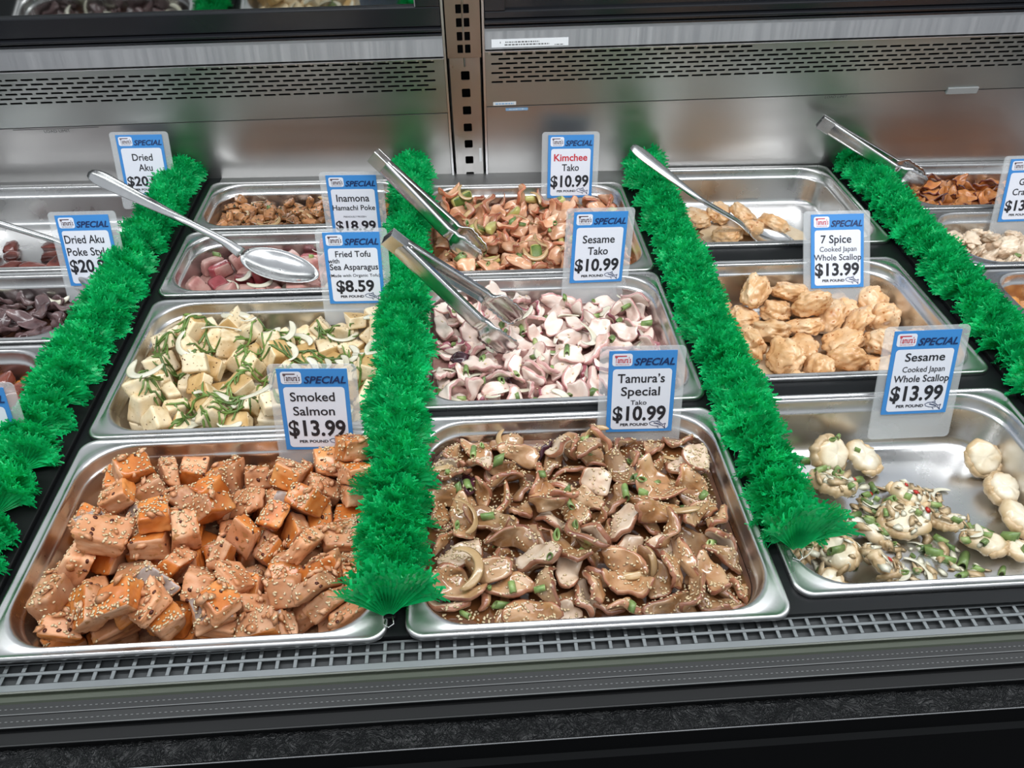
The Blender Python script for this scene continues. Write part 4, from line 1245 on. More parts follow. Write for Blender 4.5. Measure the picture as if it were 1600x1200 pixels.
BAKE = {
    'salmon': '0,3,-1205,-839,-452,185,-13,-1,-75;1,7,317,-281,-489,183,1,3,-80;2,3,1139,171,-473,69,5,-5,-188;1,7,1070,-810,-490,137,-1,6,-146;0,4,686,-351,-458,188,15,-1,-66;0,3,792,-696,-407,12,-185,-19,-72;0,10,-595,272,-463,11,1,-6,-200;0,0,-986,360,-436,168,8,-10,-108;0,3,-201,-824,-470,124,8,-9,-157;0,9,-816,-792,-462,61,-2,3,-191;0,10,184,-858,-464,52,3,6,193;1,1,1141,508,-454,191,-58,-13,8;0,10,155,803,-464,173,8,0,100;0,8,687,643,-458,70,1,-36,-184;0,9,1142,-153,-466,200,0,3,2;2,3,739,216,-480,8,-79,-183,8;0,6,-1187,798,-459,190,8,11,60;1,0,-701,-403,-443,26,9,13,198;1,7,-692,841,-490,183,-2,4,-81;0,6,-159,-460,-488,6,134,-148,-5;0,10,-1202,-359,-444,199,-19,0,3;0,6,369,215,-459,199,2,4,23;0,2,-281,123,-442,165,-3,4,112;0,3,-174,771,-470,130,8,-9,-151;0,11,-310,-722,-324,197,-4,-23,-23;0,7,-1108,843,-317,162,20,8,115;1,6,139,-840,-281,197,-18,7,-28;2,0,626,-880,-358,10,-67,-40,184;0,5,-126,866,-250,72,-107,-117,-98;0,0,454,-64,-366,33,116,-69,144;0,8,-850,740,-337,154,41,-37,115;0,7,-1316,297,-428,88,-113,-91,106;0,2,-336,-153,-346,83,-180,-1,-25;0,10,301,-490,-372,112,43,32,-157;0,3,148,52,-431,99,-64,-102,126;1,0,1147,-20,-231,200,2,-3,8;0,1,-680,-89,-404,11,1,-95,176;0,9,852,316,-327,152,-12,14,-129;0,10,1203,282,-287,1,0,-22,-199;0,0,-657,354,-242,182,-2,-16,-81;0,4,1177,-559,-414,95,-90,-74,-131;0,3,-1119,-657,-318,135,-7,34,143;0,6,501,890,-403,12,145,-15,137;0,5,343,570,-364,20,-35,67,-184;2,0,-744,-801,-235,4,67,-188,-7;0,4,-1259,-29,-395,104,-94,102,99;0,2,645,-435,-245,2,4,21,-199;0,8,-332,217,-252,141,5,6,141;0,8,666,846,-290,125,-37,145,-44;0,6,-1108,807,-125,5,-19,20,-198;0,4,-257,-882,-122,79,-12,-12,183;2,2,105,-823,-128,44,-10,-6,-195;0,11,-1208,242,-181,192,16,43,-30;1,3,64,-431,-435,108,-112,-91,86;0,4,682,80,-229,87,-57,-74,154;0,8,513,-925,-201,44,-8,193,26;0,1,-477,924,-239,83,79,116,-116;0,8,-641,-731,-63,172,1,-6,-102;1,7,1228,-303,-289,121,61,-70,130;0,2,-999,-59,-305,134,27,-126,-74;2,0,507,458,-234,185,60,44,-7;0,1,-138,283,-43,86,169,-34,53;0,11,-377,-325,-161,81,-5,170,-67;0,5,-497,655,-407,102,-22,65,-158;0,4,-1092,-894,-122,22,29,-163,110;0,5,-579,-58,-128,4,1,-40,-196;2,0,1228,478,-154,151,-57,-34,-114;0,2,1197,736,-372,185,-64,17,36;1,4,679,-151,-313,157,-81,41,83;0,7,1215,-869,-265,46,36,-131,-139;0,4,-463,482,-131,102,-5,133,109;0,6,-17,-77,-369,115,65,-44,144;0,9,1223,563,32,161,-58,-31,-99;2,1,-850,255,-139,84,79,-8,-163;2,3,6,279,-391,85,93,142,-63;2,3,-426,-541,-45,68,35,-53,177;0,3,1069,-755,-178,23,-78,85,162;0,6,-33,487,-312,92,48,-167,-37;1,3,149,453,-160,62,16,186,37;0,9,845,622,-243,44,-46,-117,-149;0,7,188,-794,18,71,18,11,186;0,0,-274,-26,-19,33,-154,9,-123;1,9,-1128,497,-247,187,24,-33,-59;1,6,-953,-538,-243,171,-54,33,-82;0,9,187,806,-203,112,-45,39,155;0,2,468,176,-65,164,10,-98,-58;0,9,-848,-801,20,106,-35,-75,148;0,3,1162,839,-216,33,102,162,-47;0,11,1319,-565,-97,67,-124,62,-127;2,1,-1134,117,-66,182,10,46,-70;0,0,-1222,-243,-143,27,175,12,93;1,7,-377,-851,30,82,27,-9,-180;0,0,-95,-464,-190,73,133,-125,33;0,6,-845,613,-150,129,-144,-50,8;0,9,991,-422,-155,31,33,90,-173;1,9,444,-698,-228,27,65,-145,118;0,1,-564,127,74,160,-30,-10,-116;0,8,-672,847,-109,90,44,151,86;0,4,-250,630,-201,44,129,-39,141;0,7,60,-210,-144,122,69,142,15;0,4,892,866,-108,131,41,-15,144;2,1,241,-493,-106,70,169,-65,-47;1,0,-972,-87,67,44,14,-194,12;0,4,-1030,427,6,1,-193,-33,-43;0,7,988,-673,-37,128,-105,15,112;0,2,-966,771,36,189,15,24,60;0,9,-1284,-593,-108,103,95,-108,-92;0,6,-750,-351,-255,22,132,148,-12;1,4,826,-190,-70,26,-110,132,-100;0,5,732,330,-56,163,-105,28,-41;0,8,900,935,-397,88,-114,115,77;0,5,1194,821,133,60,-20,-49,-183;0,5,549,716,-61,39,-15,-189,50;1,5,709,-654,-132,45,-112,-140,-76;0,4,-568,-838,154,195,17,-37,16;0,7,229,-5,-103,85,-154,-53,-80',
    'tofu': '3,8,186,-847,-385,0,190,-63,-5;3,9,289,856,-377,92,3,-4,177;3,2,924,507,-354,62,-68,120,-131;3,2,1108,281,-359,192,-9,7,55;3,8,746,286,-385,83,4,-4,182;3,9,316,-234,-377,199,-6,-1,-21;3,4,-1106,229,-382,169,1,-4,-106;3,8,-750,860,-385,6,118,161,-1;3,8,307,194,-385,26,6,-4,198;3,4,-197,822,-382,118,3,-4,-161;3,4,-546,-185,-382,196,3,-2,42;3,6,-119,-298,-361,4,-199,15,-2;3,0,-226,-840,-399,37,-5,-6,196;3,0,-607,-866,-332,105,116,-98,-78;3,6,-99,242,-359,134,38,142,-18;3,7,750,-609,-343,143,-21,130,47;3,0,-1174,-310,-398,195,-7,3,43;3,6,723,-220,-358,171,3,-2,104;3,6,1152,-886,-359,5,10,-5,200;3,8,798,832,-351,91,-120,-85,-101;3,5,-1067,722,-364,14,183,-79,-7;3,0,1197,-267,-399,164,-3,7,-114;3,3,-738,297,-348,62,56,-106,-148;3,6,-1248,-730,-359,122,-14,-2,-158;3,5,954,880,-126,156,-38,-11,-118;3,4,1250,157,-178,190,21,41,-43;3,6,65,732,-354,127,-127,70,-55;3,6,-626,629,-283,136,116,-15,89;3,8,-862,461,-312,79,-23,162,-83;3,8,1180,852,-385,126,-7,-2,-155;3,7,-798,-933,-233,141,53,-67,-114;3,6,68,-76,-358,171,4,2,103;3,9,840,53,-350,130,134,45,54;3,8,-1227,-670,-117,143,-56,-125,-30;3,7,596,-404,-344,126,51,-135,58;3,5,-962,-76,-371,109,113,-83,-92;3,8,350,133,-207,21,16,-18,197;3,5,-676,42,-178,189,48,13,-43;3,6,198,-909,-168,136,5,4,147;3,5,1274,-254,-205,22,145,-135,-15;3,2,-373,226,-216,37,-93,18,172;3,8,-1237,475,-289,163,-69,-16,92;3,5,963,-904,-143,125,-40,-38,146;3,7,5,-542,-393,194,-3,-9,47;3,1,-1223,-69,-298,111,-58,33,153;3,2,779,-629,-88,88,11,-6,179;3,5,-162,-952,-197,198,21,-10,-10;3,3,-421,931,-252,1,72,-31,-184;3,2,-405,-438,-320,69,51,93,155;3,0,-1261,885,-338,134,-55,-130,-46;3,0,-1251,-516,52,42,191,-1,42;3,8,1256,-287,32,6,18,-3,199;3,2,-696,-509,-360,148,-19,2,133;3,9,-1275,450,-38,27,149,-126,34;3,4,1265,15,17,54,127,104,100;3,1,1219,613,-241,77,-28,-169,69;3,0,-423,-865,-85,51,120,143,51;3,1,-1266,97,-140,53,137,135,-5;3,6,-768,-92,12,124,38,-60,140;3,8,1005,-66,-352,58,126,-71,126;3,5,257,-903,66,13,167,-109,-13;3,1,614,599,-370,5,162,-117,2;3,3,-69,543,-201,102,3,150,84;3,7,539,121,-340,19,161,-6,116;3,7,-772,613,-127,66,-69,-40,171;3,0,1149,-592,-398,158,-2,8,-123;3,5,-159,-37,-111,76,-123,1,138;3,7,734,-966,-363,23,-13,143,-138;3,7,-599,936,-146,44,-125,142,-46;3,0,-538,448,-123,129,-114,-92,-42;3,5,-913,-681,-210,40,-97,87,146;3,0,459,-646,-327,93,177,-5,10;3,1,86,175,-124,74,155,-55,87;3,1,-518,-623,-131,97,-35,-122,-120;3,0,1213,941,-165,122,-44,141,57;3,9,-901,896,-211,16,91,177,11;3,8,558,-116,-196,121,16,-100,-123;3,5,-732,-258,-162,37,-57,-64,177;3,5,-985,-462,-174,128,-32,139,57;3,1,257,-213,-142,140,-105,-59,77;3,1,-1025,667,-53,141,-101,-99,-4;3,6,126,414,-339,126,128,-34,-81;3,3,1285,492,-35,134,-50,-123,65;3,1,272,-493,-255,168,-83,-67,-18;3,9,-1250,-296,-168,103,-170,20,-8;3,7,513,910,-288,66,-25,-182,43;3,2,960,-398,-240,21,-61,58,-180;3,3,1221,-596,-155,77,87,-68,-149;3,5,-244,-324,-126,86,-23,-31,176;3,5,-148,-675,-175,73,139,105,-66;3,8,-1047,-879,-175,65,-170,-13,-83;3,7,-288,465,-309,101,-144,-5,-95;3,3,-360,706,-153,27,-51,151,117;3,3,465,-889,-202,23,148,-48,-124;3,2,-948,300,-117,92,-54,-157,62;3,7,357,533,-393,166,-9,-3,-112',
    'hamachi': '13,1,-1320,-239,-355,107,88,-95,-108;12,1,-672,-218,-384,1,1,1,200;12,0,1217,-456,-387,2,187,71,5;12,2,-730,281,-369,6,-78,184,0;12,4,1248,78,-369,8,200,-10,4;12,1,296,-352,-384,150,1,0,132;12,2,-275,-240,-368,3,-176,94,7;13,2,-270,274,-358,2,-62,190,0;12,1,769,304,-384,176,-2,0,95;13,1,692,-314,-378,116,-9,-9,163;12,0,225,256,-397,47,-1,-8,-194;13,2,-1106,299,-324,55,-42,128,-137;12,2,-897,454,-323,155,-38,113,45;12,2,-402,-421,-327,146,9,-134,24;13,0,138,515,-336,165,112,8,11;13,1,-1078,-1,-380,7,-178,91,-2;12,1,-680,-496,-384,200,1,-1,8;12,1,5,-229,-386,1,-154,127,-2;13,2,1265,307,-279,135,-62,-58,-120;13,2,589,461,-314,84,53,-88,-150;13,0,-725,14,-344,132,-150,10,-2;13,0,919,-305,-355,93,108,-108,-91;12,1,1180,-407,-253,69,10,-9,-187;12,0,-158,106,-346,141,132,38,37;12,0,398,468,-284,124,-91,-26,125;13,2,980,499,-326,33,35,137,137;12,4,-439,497,-322,54,140,-117,60;12,1,-20,-7,-327,20,-27,136,-143;12,5,546,-504,-319,51,-46,-130,136;12,3,102,-449,-238,43,-138,138,9;12,5,-1256,433,-321,61,44,-126,-137;13,2,-464,14,-306,19,-156,40,117;12,4,1070,-109,-328,132,141,-28,-46;13,1,-1119,-437,-380,6,-118,161,-5;12,1,146,266,-247,85,-7,-12,-180;12,3,-863,-465,-242,44,31,193,-4;12,0,987,196,-388,179,12,-13,87;12,5,-1228,-421,-173,35,-165,35,101;12,5,-91,460,-321,128,35,-143,44;12,5,518,184,-337,115,-147,56,-43;12,2,-181,-507,-323,57,-114,38,150;12,0,296,18,-397,185,8,0,77;12,3,548,-70,-333,136,-142,-23,25;13,0,460,528,-96,5,-23,-40,-194',
    'inamona': '14,8,-299,-93,-336,172,19,1,101;14,6,1113,-232,-355,161,-1,3,-119;14,8,-1082,387,-335,172,2,-17,-101;14,1,-327,104,-359,69,0,-2,188;14,2,-774,-210,-359,138,-1,-2,-145;14,7,1003,230,-344,70,-5,0,187;14,6,191,458,-355,189,-2,3,-65;14,7,-1321,-136,-292,55,98,-88,140;14,2,254,-165,-360,195,3,-1,-46;14,1,655,-352,-359,199,-2,0,-18;14,5,-756,517,-348,27,0,-6,-198;14,1,676,290,-356,3,-188,67,13;14,2,1312,-273,-360,35,1,3,197;14,2,802,459,-360,200,3,-1,-12;14,5,-643,-28,-349,10,165,113,1;14,6,-938,485,-311,72,-51,45,174;14,8,-88,126,-335,33,178,82,17;14,3,308,-515,-341,132,147,23,19;14,8,621,-57,-339,8,63,190,8;14,5,-363,-505,-345,0,-13,198,-25;14,2,135,171,-360,109,2,2,167;14,8,1242,32,-337,5,29,197,21;14,8,-1201,-484,-307,134,131,-63,-30;14,7,-426,-311,-344,39,5,4,-196;14,0,2,361,-356,52,7,-14,-193;14,1,968,-289,-359,147,-2,1,-136;14,1,530,-499,-346,31,137,140,25;14,4,957,488,-329,59,-88,-150,81;14,6,728,-512,-339,2,198,1,-30;14,6,-1128,-231,-360,2,68,188,-1;14,5,-12,-480,-348,160,4,-4,-120;14,3,1258,377,-356,163,0,1,115;14,0,-931,-234,-360,6,-118,-161,9;14,8,-680,418,-280,179,64,33,-51;14,0,-360,95,-273,96,15,-24,-173;14,6,-1341,175,-360,5,141,-142,-5;14,1,519,376,-342,183,1,-56,58;14,4,-770,144,-342,0,-95,175,12;14,8,-49,-255,-325,62,165,89,32;14,6,-1131,126,-360,2,74,186,-2;14,8,917,-477,-319,4,98,169,43;14,6,1335,230,-334,9,-150,-127,-37;14,4,-511,453,-342,123,-1,-2,158;14,3,1121,547,-342,141,142,4,-4;14,1,-1274,16,-334,29,41,-49,187;14,2,-943,-248,-274,148,2,1,134;14,5,1114,-485,-341,12,152,-126,27;14,2,333,-13,-356,5,191,-59,-3;14,6,-929,138,-355,111,-1,0,166;14,6,655,-226,-320,19,-7,89,178;14,7,899,-165,-311,151,-131,0,3;14,3,430,482,-342,71,76,-110,-130;14,1,296,-380,-359,195,-2,-1,44;14,8,897,413,-229,51,-163,104,-8;14,8,-992,-464,-327,44,121,143,55;14,7,1318,178,-245,108,41,17,-162;14,2,-496,-80,-360,103,1,-3,-171;14,3,108,-423,-332,161,-88,49,-62;14,4,-915,-54,-306,81,71,-137,98;14,1,-87,512,-356,8,-141,141,11;14,8,287,227,-334,106,11,14,169;14,0,864,121,-294,107,40,62,-152;14,4,-1221,-12,-239,130,-74,100,-87;14,8,-780,321,-325,151,-127,22,-27;14,8,1000,-39,-325,29,36,159,112;14,4,-230,227,-342,0,-73,186,7;14,0,-207,-544,-289,63,-38,-156,-102;14,3,-765,-527,-342,144,139,5,-4;14,7,394,310,-259,28,-67,36,-183;14,5,443,-462,-263,41,-114,-140,76;14,0,441,-294,-359,3,-191,61,-1;14,4,-1095,-63,-336,52,-15,-104,162;14,7,1064,-370,-249,38,189,-51,-17;14,2,127,104,-249,96,-45,-37,-166;14,7,-206,-391,-342,172,7,-4,-101;14,7,-1322,-318,-295,38,-58,162,-94;14,6,16,-91,-326,32,32,120,153;14,8,771,-3,-270,160,99,16,-66;14,3,-1302,415,-329,18,-186,-72,7;14,4,482,-160,-337,29,188,-61,-3;14,2,-625,-249,-334,25,101,-167,-36;14,8,1093,130,-233,147,65,31,114;14,3,-1036,7,-225,67,-35,-46,179;14,3,-342,404,-330,4,-160,119,-15;14,4,131,-31,-320,42,-73,0,181;14,1,619,513,-321,79,108,-146,-27;14,6,-15,46,-286,39,-179,24,76;14,3,-1129,-342,-284,172,53,-58,64;14,1,-937,107,-274,121,-1,-1,-159;14,3,-568,146,-340,167,-60,49,-79;14,5,1339,-154,-299,140,-40,63,121;14,6,362,-269,-280,11,200,1,5;14,0,-244,-101,-245,34,-166,-105,16;14,2,-562,-490,-356,5,128,153,3;14,8,-195,400,-274,180,-60,25,-57;14,6,821,278,-310,43,155,-75,-92;14,5,-389,478,-246,32,145,134,13;14,6,-718,-423,-308,68,169,-83,11;14,2,133,-290,-304,161,-29,83,79;14,8,1190,153,-144,55,-125,-140,42;14,5,-1133,-175,-267,3,-196,39,-11;14,7,-1191,220,-268,182,-48,4,67;14,7,460,126,-298,34,-128,-13,-149;14,6,272,449,-274,162,7,36,111;14,3,445,-36,-250,32,3,155,123;14,8,1218,-89,-241,107,5,11,-168;14,3,-163,-160,-291,29,-120,92,-128;14,4,-42,474,-218,37,-151,-51,-115;14,3,1087,-218,-192,21,-34,-26,194;14,4,-420,-434,-245,2,-20,72,-186;14,2,1108,386,-325,184,0,-77,-19;14,0,-798,-134,-243,28,-189,42,43;14,7,268,-448,-225,36,126,148,-29;14,6,-541,-329,-265,18,-93,176,7;14,0,-782,25,-274,148,44,4,-127;14,8,110,463,-254,106,3,-15,-169;14,0,839,-310,-297,187,-43,-56,11;14,8,-1260,354,-224,87,173,47,8;14,2,-191,193,-238,181,51,-11,66;14,3,662,114,-335,4,198,-27,1;14,6,745,-198,-220,85,-22,94,153;14,7,1262,397,-218,28,79,-181,-17;14,7,-454,241,-290,153,46,85,86;14,7,-1145,492,-190,65,-1,99,161;14,8,1286,-326,-253,47,3,-2,194;14,6,-995,304,-238,48,24,-9,193;14,6,-648,114,-246,140,25,2,-141;14,5,662,241,-265,51,16,-6,193;14,5,70,263,-284,80,180,22,25;14,8,211,-214,-206,170,0,-62,-85',
    'tamura': '6,3,-1165,-397,-331,100,4,-17,-172;4,4,1199,-7,-297,182,-73,-14,35;4,0,-637,-456,-282,18,-169,-91,52;4,8,-1205,67,-289,53,42,-138,-128;4,10,1156,-896,-283,119,-122,93,-47;5,3,-1131,-992,-326,13,-6,-15,199;5,4,-269,302,-324,0,-73,186,2;4,11,-185,-254,-289,46,18,-10,-194;4,12,793,-627,-299,2,-194,48,-11;4,9,749,17,-315,36,0,1,197;4,1,1204,883,-299,4,26,197,-24;4,7,-247,-897,-290,185,57,-4,52;4,6,173,-683,-276,156,-119,-3,39;4,3,-756,-1,-300,34,-13,196,16;4,0,161,-421,-282,27,-183,-60,48;4,8,475,748,-290,30,-76,174,-55;4,1,239,-97,-299,149,-64,-46,107;4,13,-1158,440,-301,189,-1,5,-65;4,7,-781,-969,-283,129,-24,45,-144;4,7,777,403,-314,11,-71,-185,-25;4,12,-35,681,-279,4,8,-86,-180;4,9,-662,880,-304,9,-199,-7,-16;4,9,-788,408,-304,6,-197,30,-17;4,3,237,459,-300,23,-101,169,30;4,8,1213,-271,-297,41,-84,163,-68;4,11,744,-371,-289,191,9,19,57;4,1,-186,-552,-307,53,-4,10,-192;5,1,139,821,-305,66,-2,7,189;4,9,-996,814,-315,171,1,0,-104;4,1,1229,492,-305,63,11,12,189;4,6,-318,594,-236,87,119,-110,-79;5,5,214,411,-115,17,35,-62,186;5,2,-1257,-825,-263,10,-6,188,-67;4,0,-569,-1039,-190,68,-187,-18,-14;4,7,118,0,-263,86,35,177,5;4,1,-1340,504,-198,50,119,152,1;6,3,-1265,881,-331,72,11,14,186;5,4,764,-432,-163,35,8,-196,-22;5,5,412,-392,-241,154,63,19,110;4,2,213,-909,-292,37,189,54,-6;4,5,650,-812,-309,6,-98,-173,-15;4,5,930,-916,-306,137,1,-16,145;4,10,1223,689,-288,20,31,124,152;4,7,-521,-580,-266,84,-165,-8,75;4,4,-1342,164,-212,107,-87,28,-142;4,6,1059,-424,-208,124,44,-52,-142;4,7,1127,214,-283,16,-16,-49,193;5,3,-1147,-372,-200,43,13,0,-195;4,4,-562,-818,-318,15,-185,74,-13;4,5,295,983,-309,8,-66,-188,-14;4,8,559,-67,-240,9,58,168,-92;4,2,834,199,-269,96,-171,16,-37;5,0,-786,632,-282,57,35,-184,39;4,11,1178,971,-160,24,-15,64,188;4,7,-484,-107,-283,100,-167,10,44;4,12,714,769,-245,96,27,-164,-57;5,1,-187,-621,-151,120,-14,3,-160;4,3,-645,1008,-151,198,18,0,-19;4,9,-796,-187,-230,106,-161,-37,-37;6,0,-319,873,-346,1,199,-23,0;4,10,670,-1022,-209,84,-179,-11,28;4,4,621,85,-181,19,-55,-83,172;4,9,1067,-1028,-179,3,-57,-186,44;4,5,-848,-380,-270,61,10,-125,-144;4,5,-293,1024,-271,186,-64,-16,35;4,13,-524,824,-113,22,-22,-175,-92;4,1,922,954,-231,112,-44,-50,-152;4,7,-181,-507,-33,40,166,-104,12;5,0,-262,-1029,-253,27,-72,168,77;4,10,522,383,-279,99,-6,48,167;5,5,-244,14,-245,27,-70,-174,64;4,7,860,-590,-68,137,73,-73,-102;4,9,1164,-621,-307,59,-12,30,-188;4,12,-1254,-174,-268,52,22,-167,-94;4,12,-1162,-794,-113,13,197,-32,-1;5,3,1212,597,-157,32,-2,28,-195;4,8,300,-1046,-175,72,175,19,-62;4,2,-1159,959,-245,92,80,-147,-59;4,4,37,194,-295,56,191,6,14;4,2,-748,-769,-143,35,-39,11,193;4,9,96,184,-129,22,-180,83,-19;4,10,-1225,287,-133,177,81,46,5;4,12,236,775,-159,14,151,-130,9;6,2,-1068,489,-191,1,140,135,-46;4,13,1173,94,-152,18,78,182,22;4,12,-767,180,-165,86,159,53,66;4,2,330,-595,-132,91,-170,53,-11;5,2,-87,435,-249,51,28,76,176;4,11,906,676,-246,90,-162,-41,61;4,10,-651,677,-206,85,-19,-159,-84;5,1,1297,-397,-166,87,153,25,-91;4,11,1070,-157,-20,85,-23,79,-161;4,10,734,-84,-49,22,-46,51,-187;4,13,367,955,-109,155,-70,99,-33;4,5,-535,468,-249,132,42,-106,-98;4,12,829,452,-141,42,-76,-180,-11;4,9,1312,-808,-268,141,-62,18,-126;4,3,395,161,-185,94,135,100,56;4,7,-422,-357,-200,142,84,-7,-113;4,8,-932,316,-158,138,23,-113,88;4,6,310,-812,-142,189,-4,-7,-65;4,3,45,902,-110,101,87,142,48;5,3,-461,-545,-40,191,-30,-50,1;4,13,-70,34,-125,109,-51,-24,158;4,12,502,538,-132,6,113,161,37;4,3,-1257,-600,-212,110,-159,-10,49;4,2,-954,984,-193,106,-18,14,168;4,7,-165,819,-192,131,-35,-22,-145;4,5,-561,180,-246,30,130,-141,51;4,12,575,-738,-156,51,-139,133,-18;4,8,628,997,-210,135,129,71,-5;4,5,-1218,583,-85,50,193,-19,3;5,3,403,-141,-112,94,32,-41,-169;5,5,-933,704,-92,52,141,-122,52;5,3,956,-50,-198,112,129,103,13;4,2,1179,363,-159,49,-47,-166,-89;4,0,-33,-372,-9,93,149,-83,-48;5,3,-74,-865,-229,138,39,72,120;6,2,-319,877,-189,53,180,11,68;4,6,-429,-787,-98,29,-150,97,-84;4,11,715,-774,-36,34,148,-99,-85;4,8,778,-342,14,140,-86,-73,87;4,6,1088,-818,-120,134,-14,-11,-147;4,10,-222,292,-153,32,64,179,-51;4,11,186,718,60,29,193,44,9;4,5,1315,-132,-130,98,149,88,19;4,11,0,-858,-82,73,125,-131,-45;4,1,-719,475,-129,1,42,-101,-167;4,8,1280,-600,-136,23,-185,42,61;4,12,-1124,-24,-136,7,-139,143,9;4,6,-900,-63,-68,188,11,4,-68;5,4,104,-240,-133,111,5,126,109;6,0,284,213,-340,53,1,-9,-193;4,7,879,-965,-94,86,154,82,47;4,8,-339,119,-90,79,20,157,93;4,12,-935,-632,-83,185,52,-54,-8;5,0,-116,811,-3,19,179,-27,83;5,5,1281,579,-35,155,5,23,-124;5,2,-1272,743,-257,49,4,176,81;4,12,-673,-291,-86,115,-160,25,19;4,12,794,221,-77,16,-44,-194,2;4,10,-936,-709,-286,96,-85,87,-126',
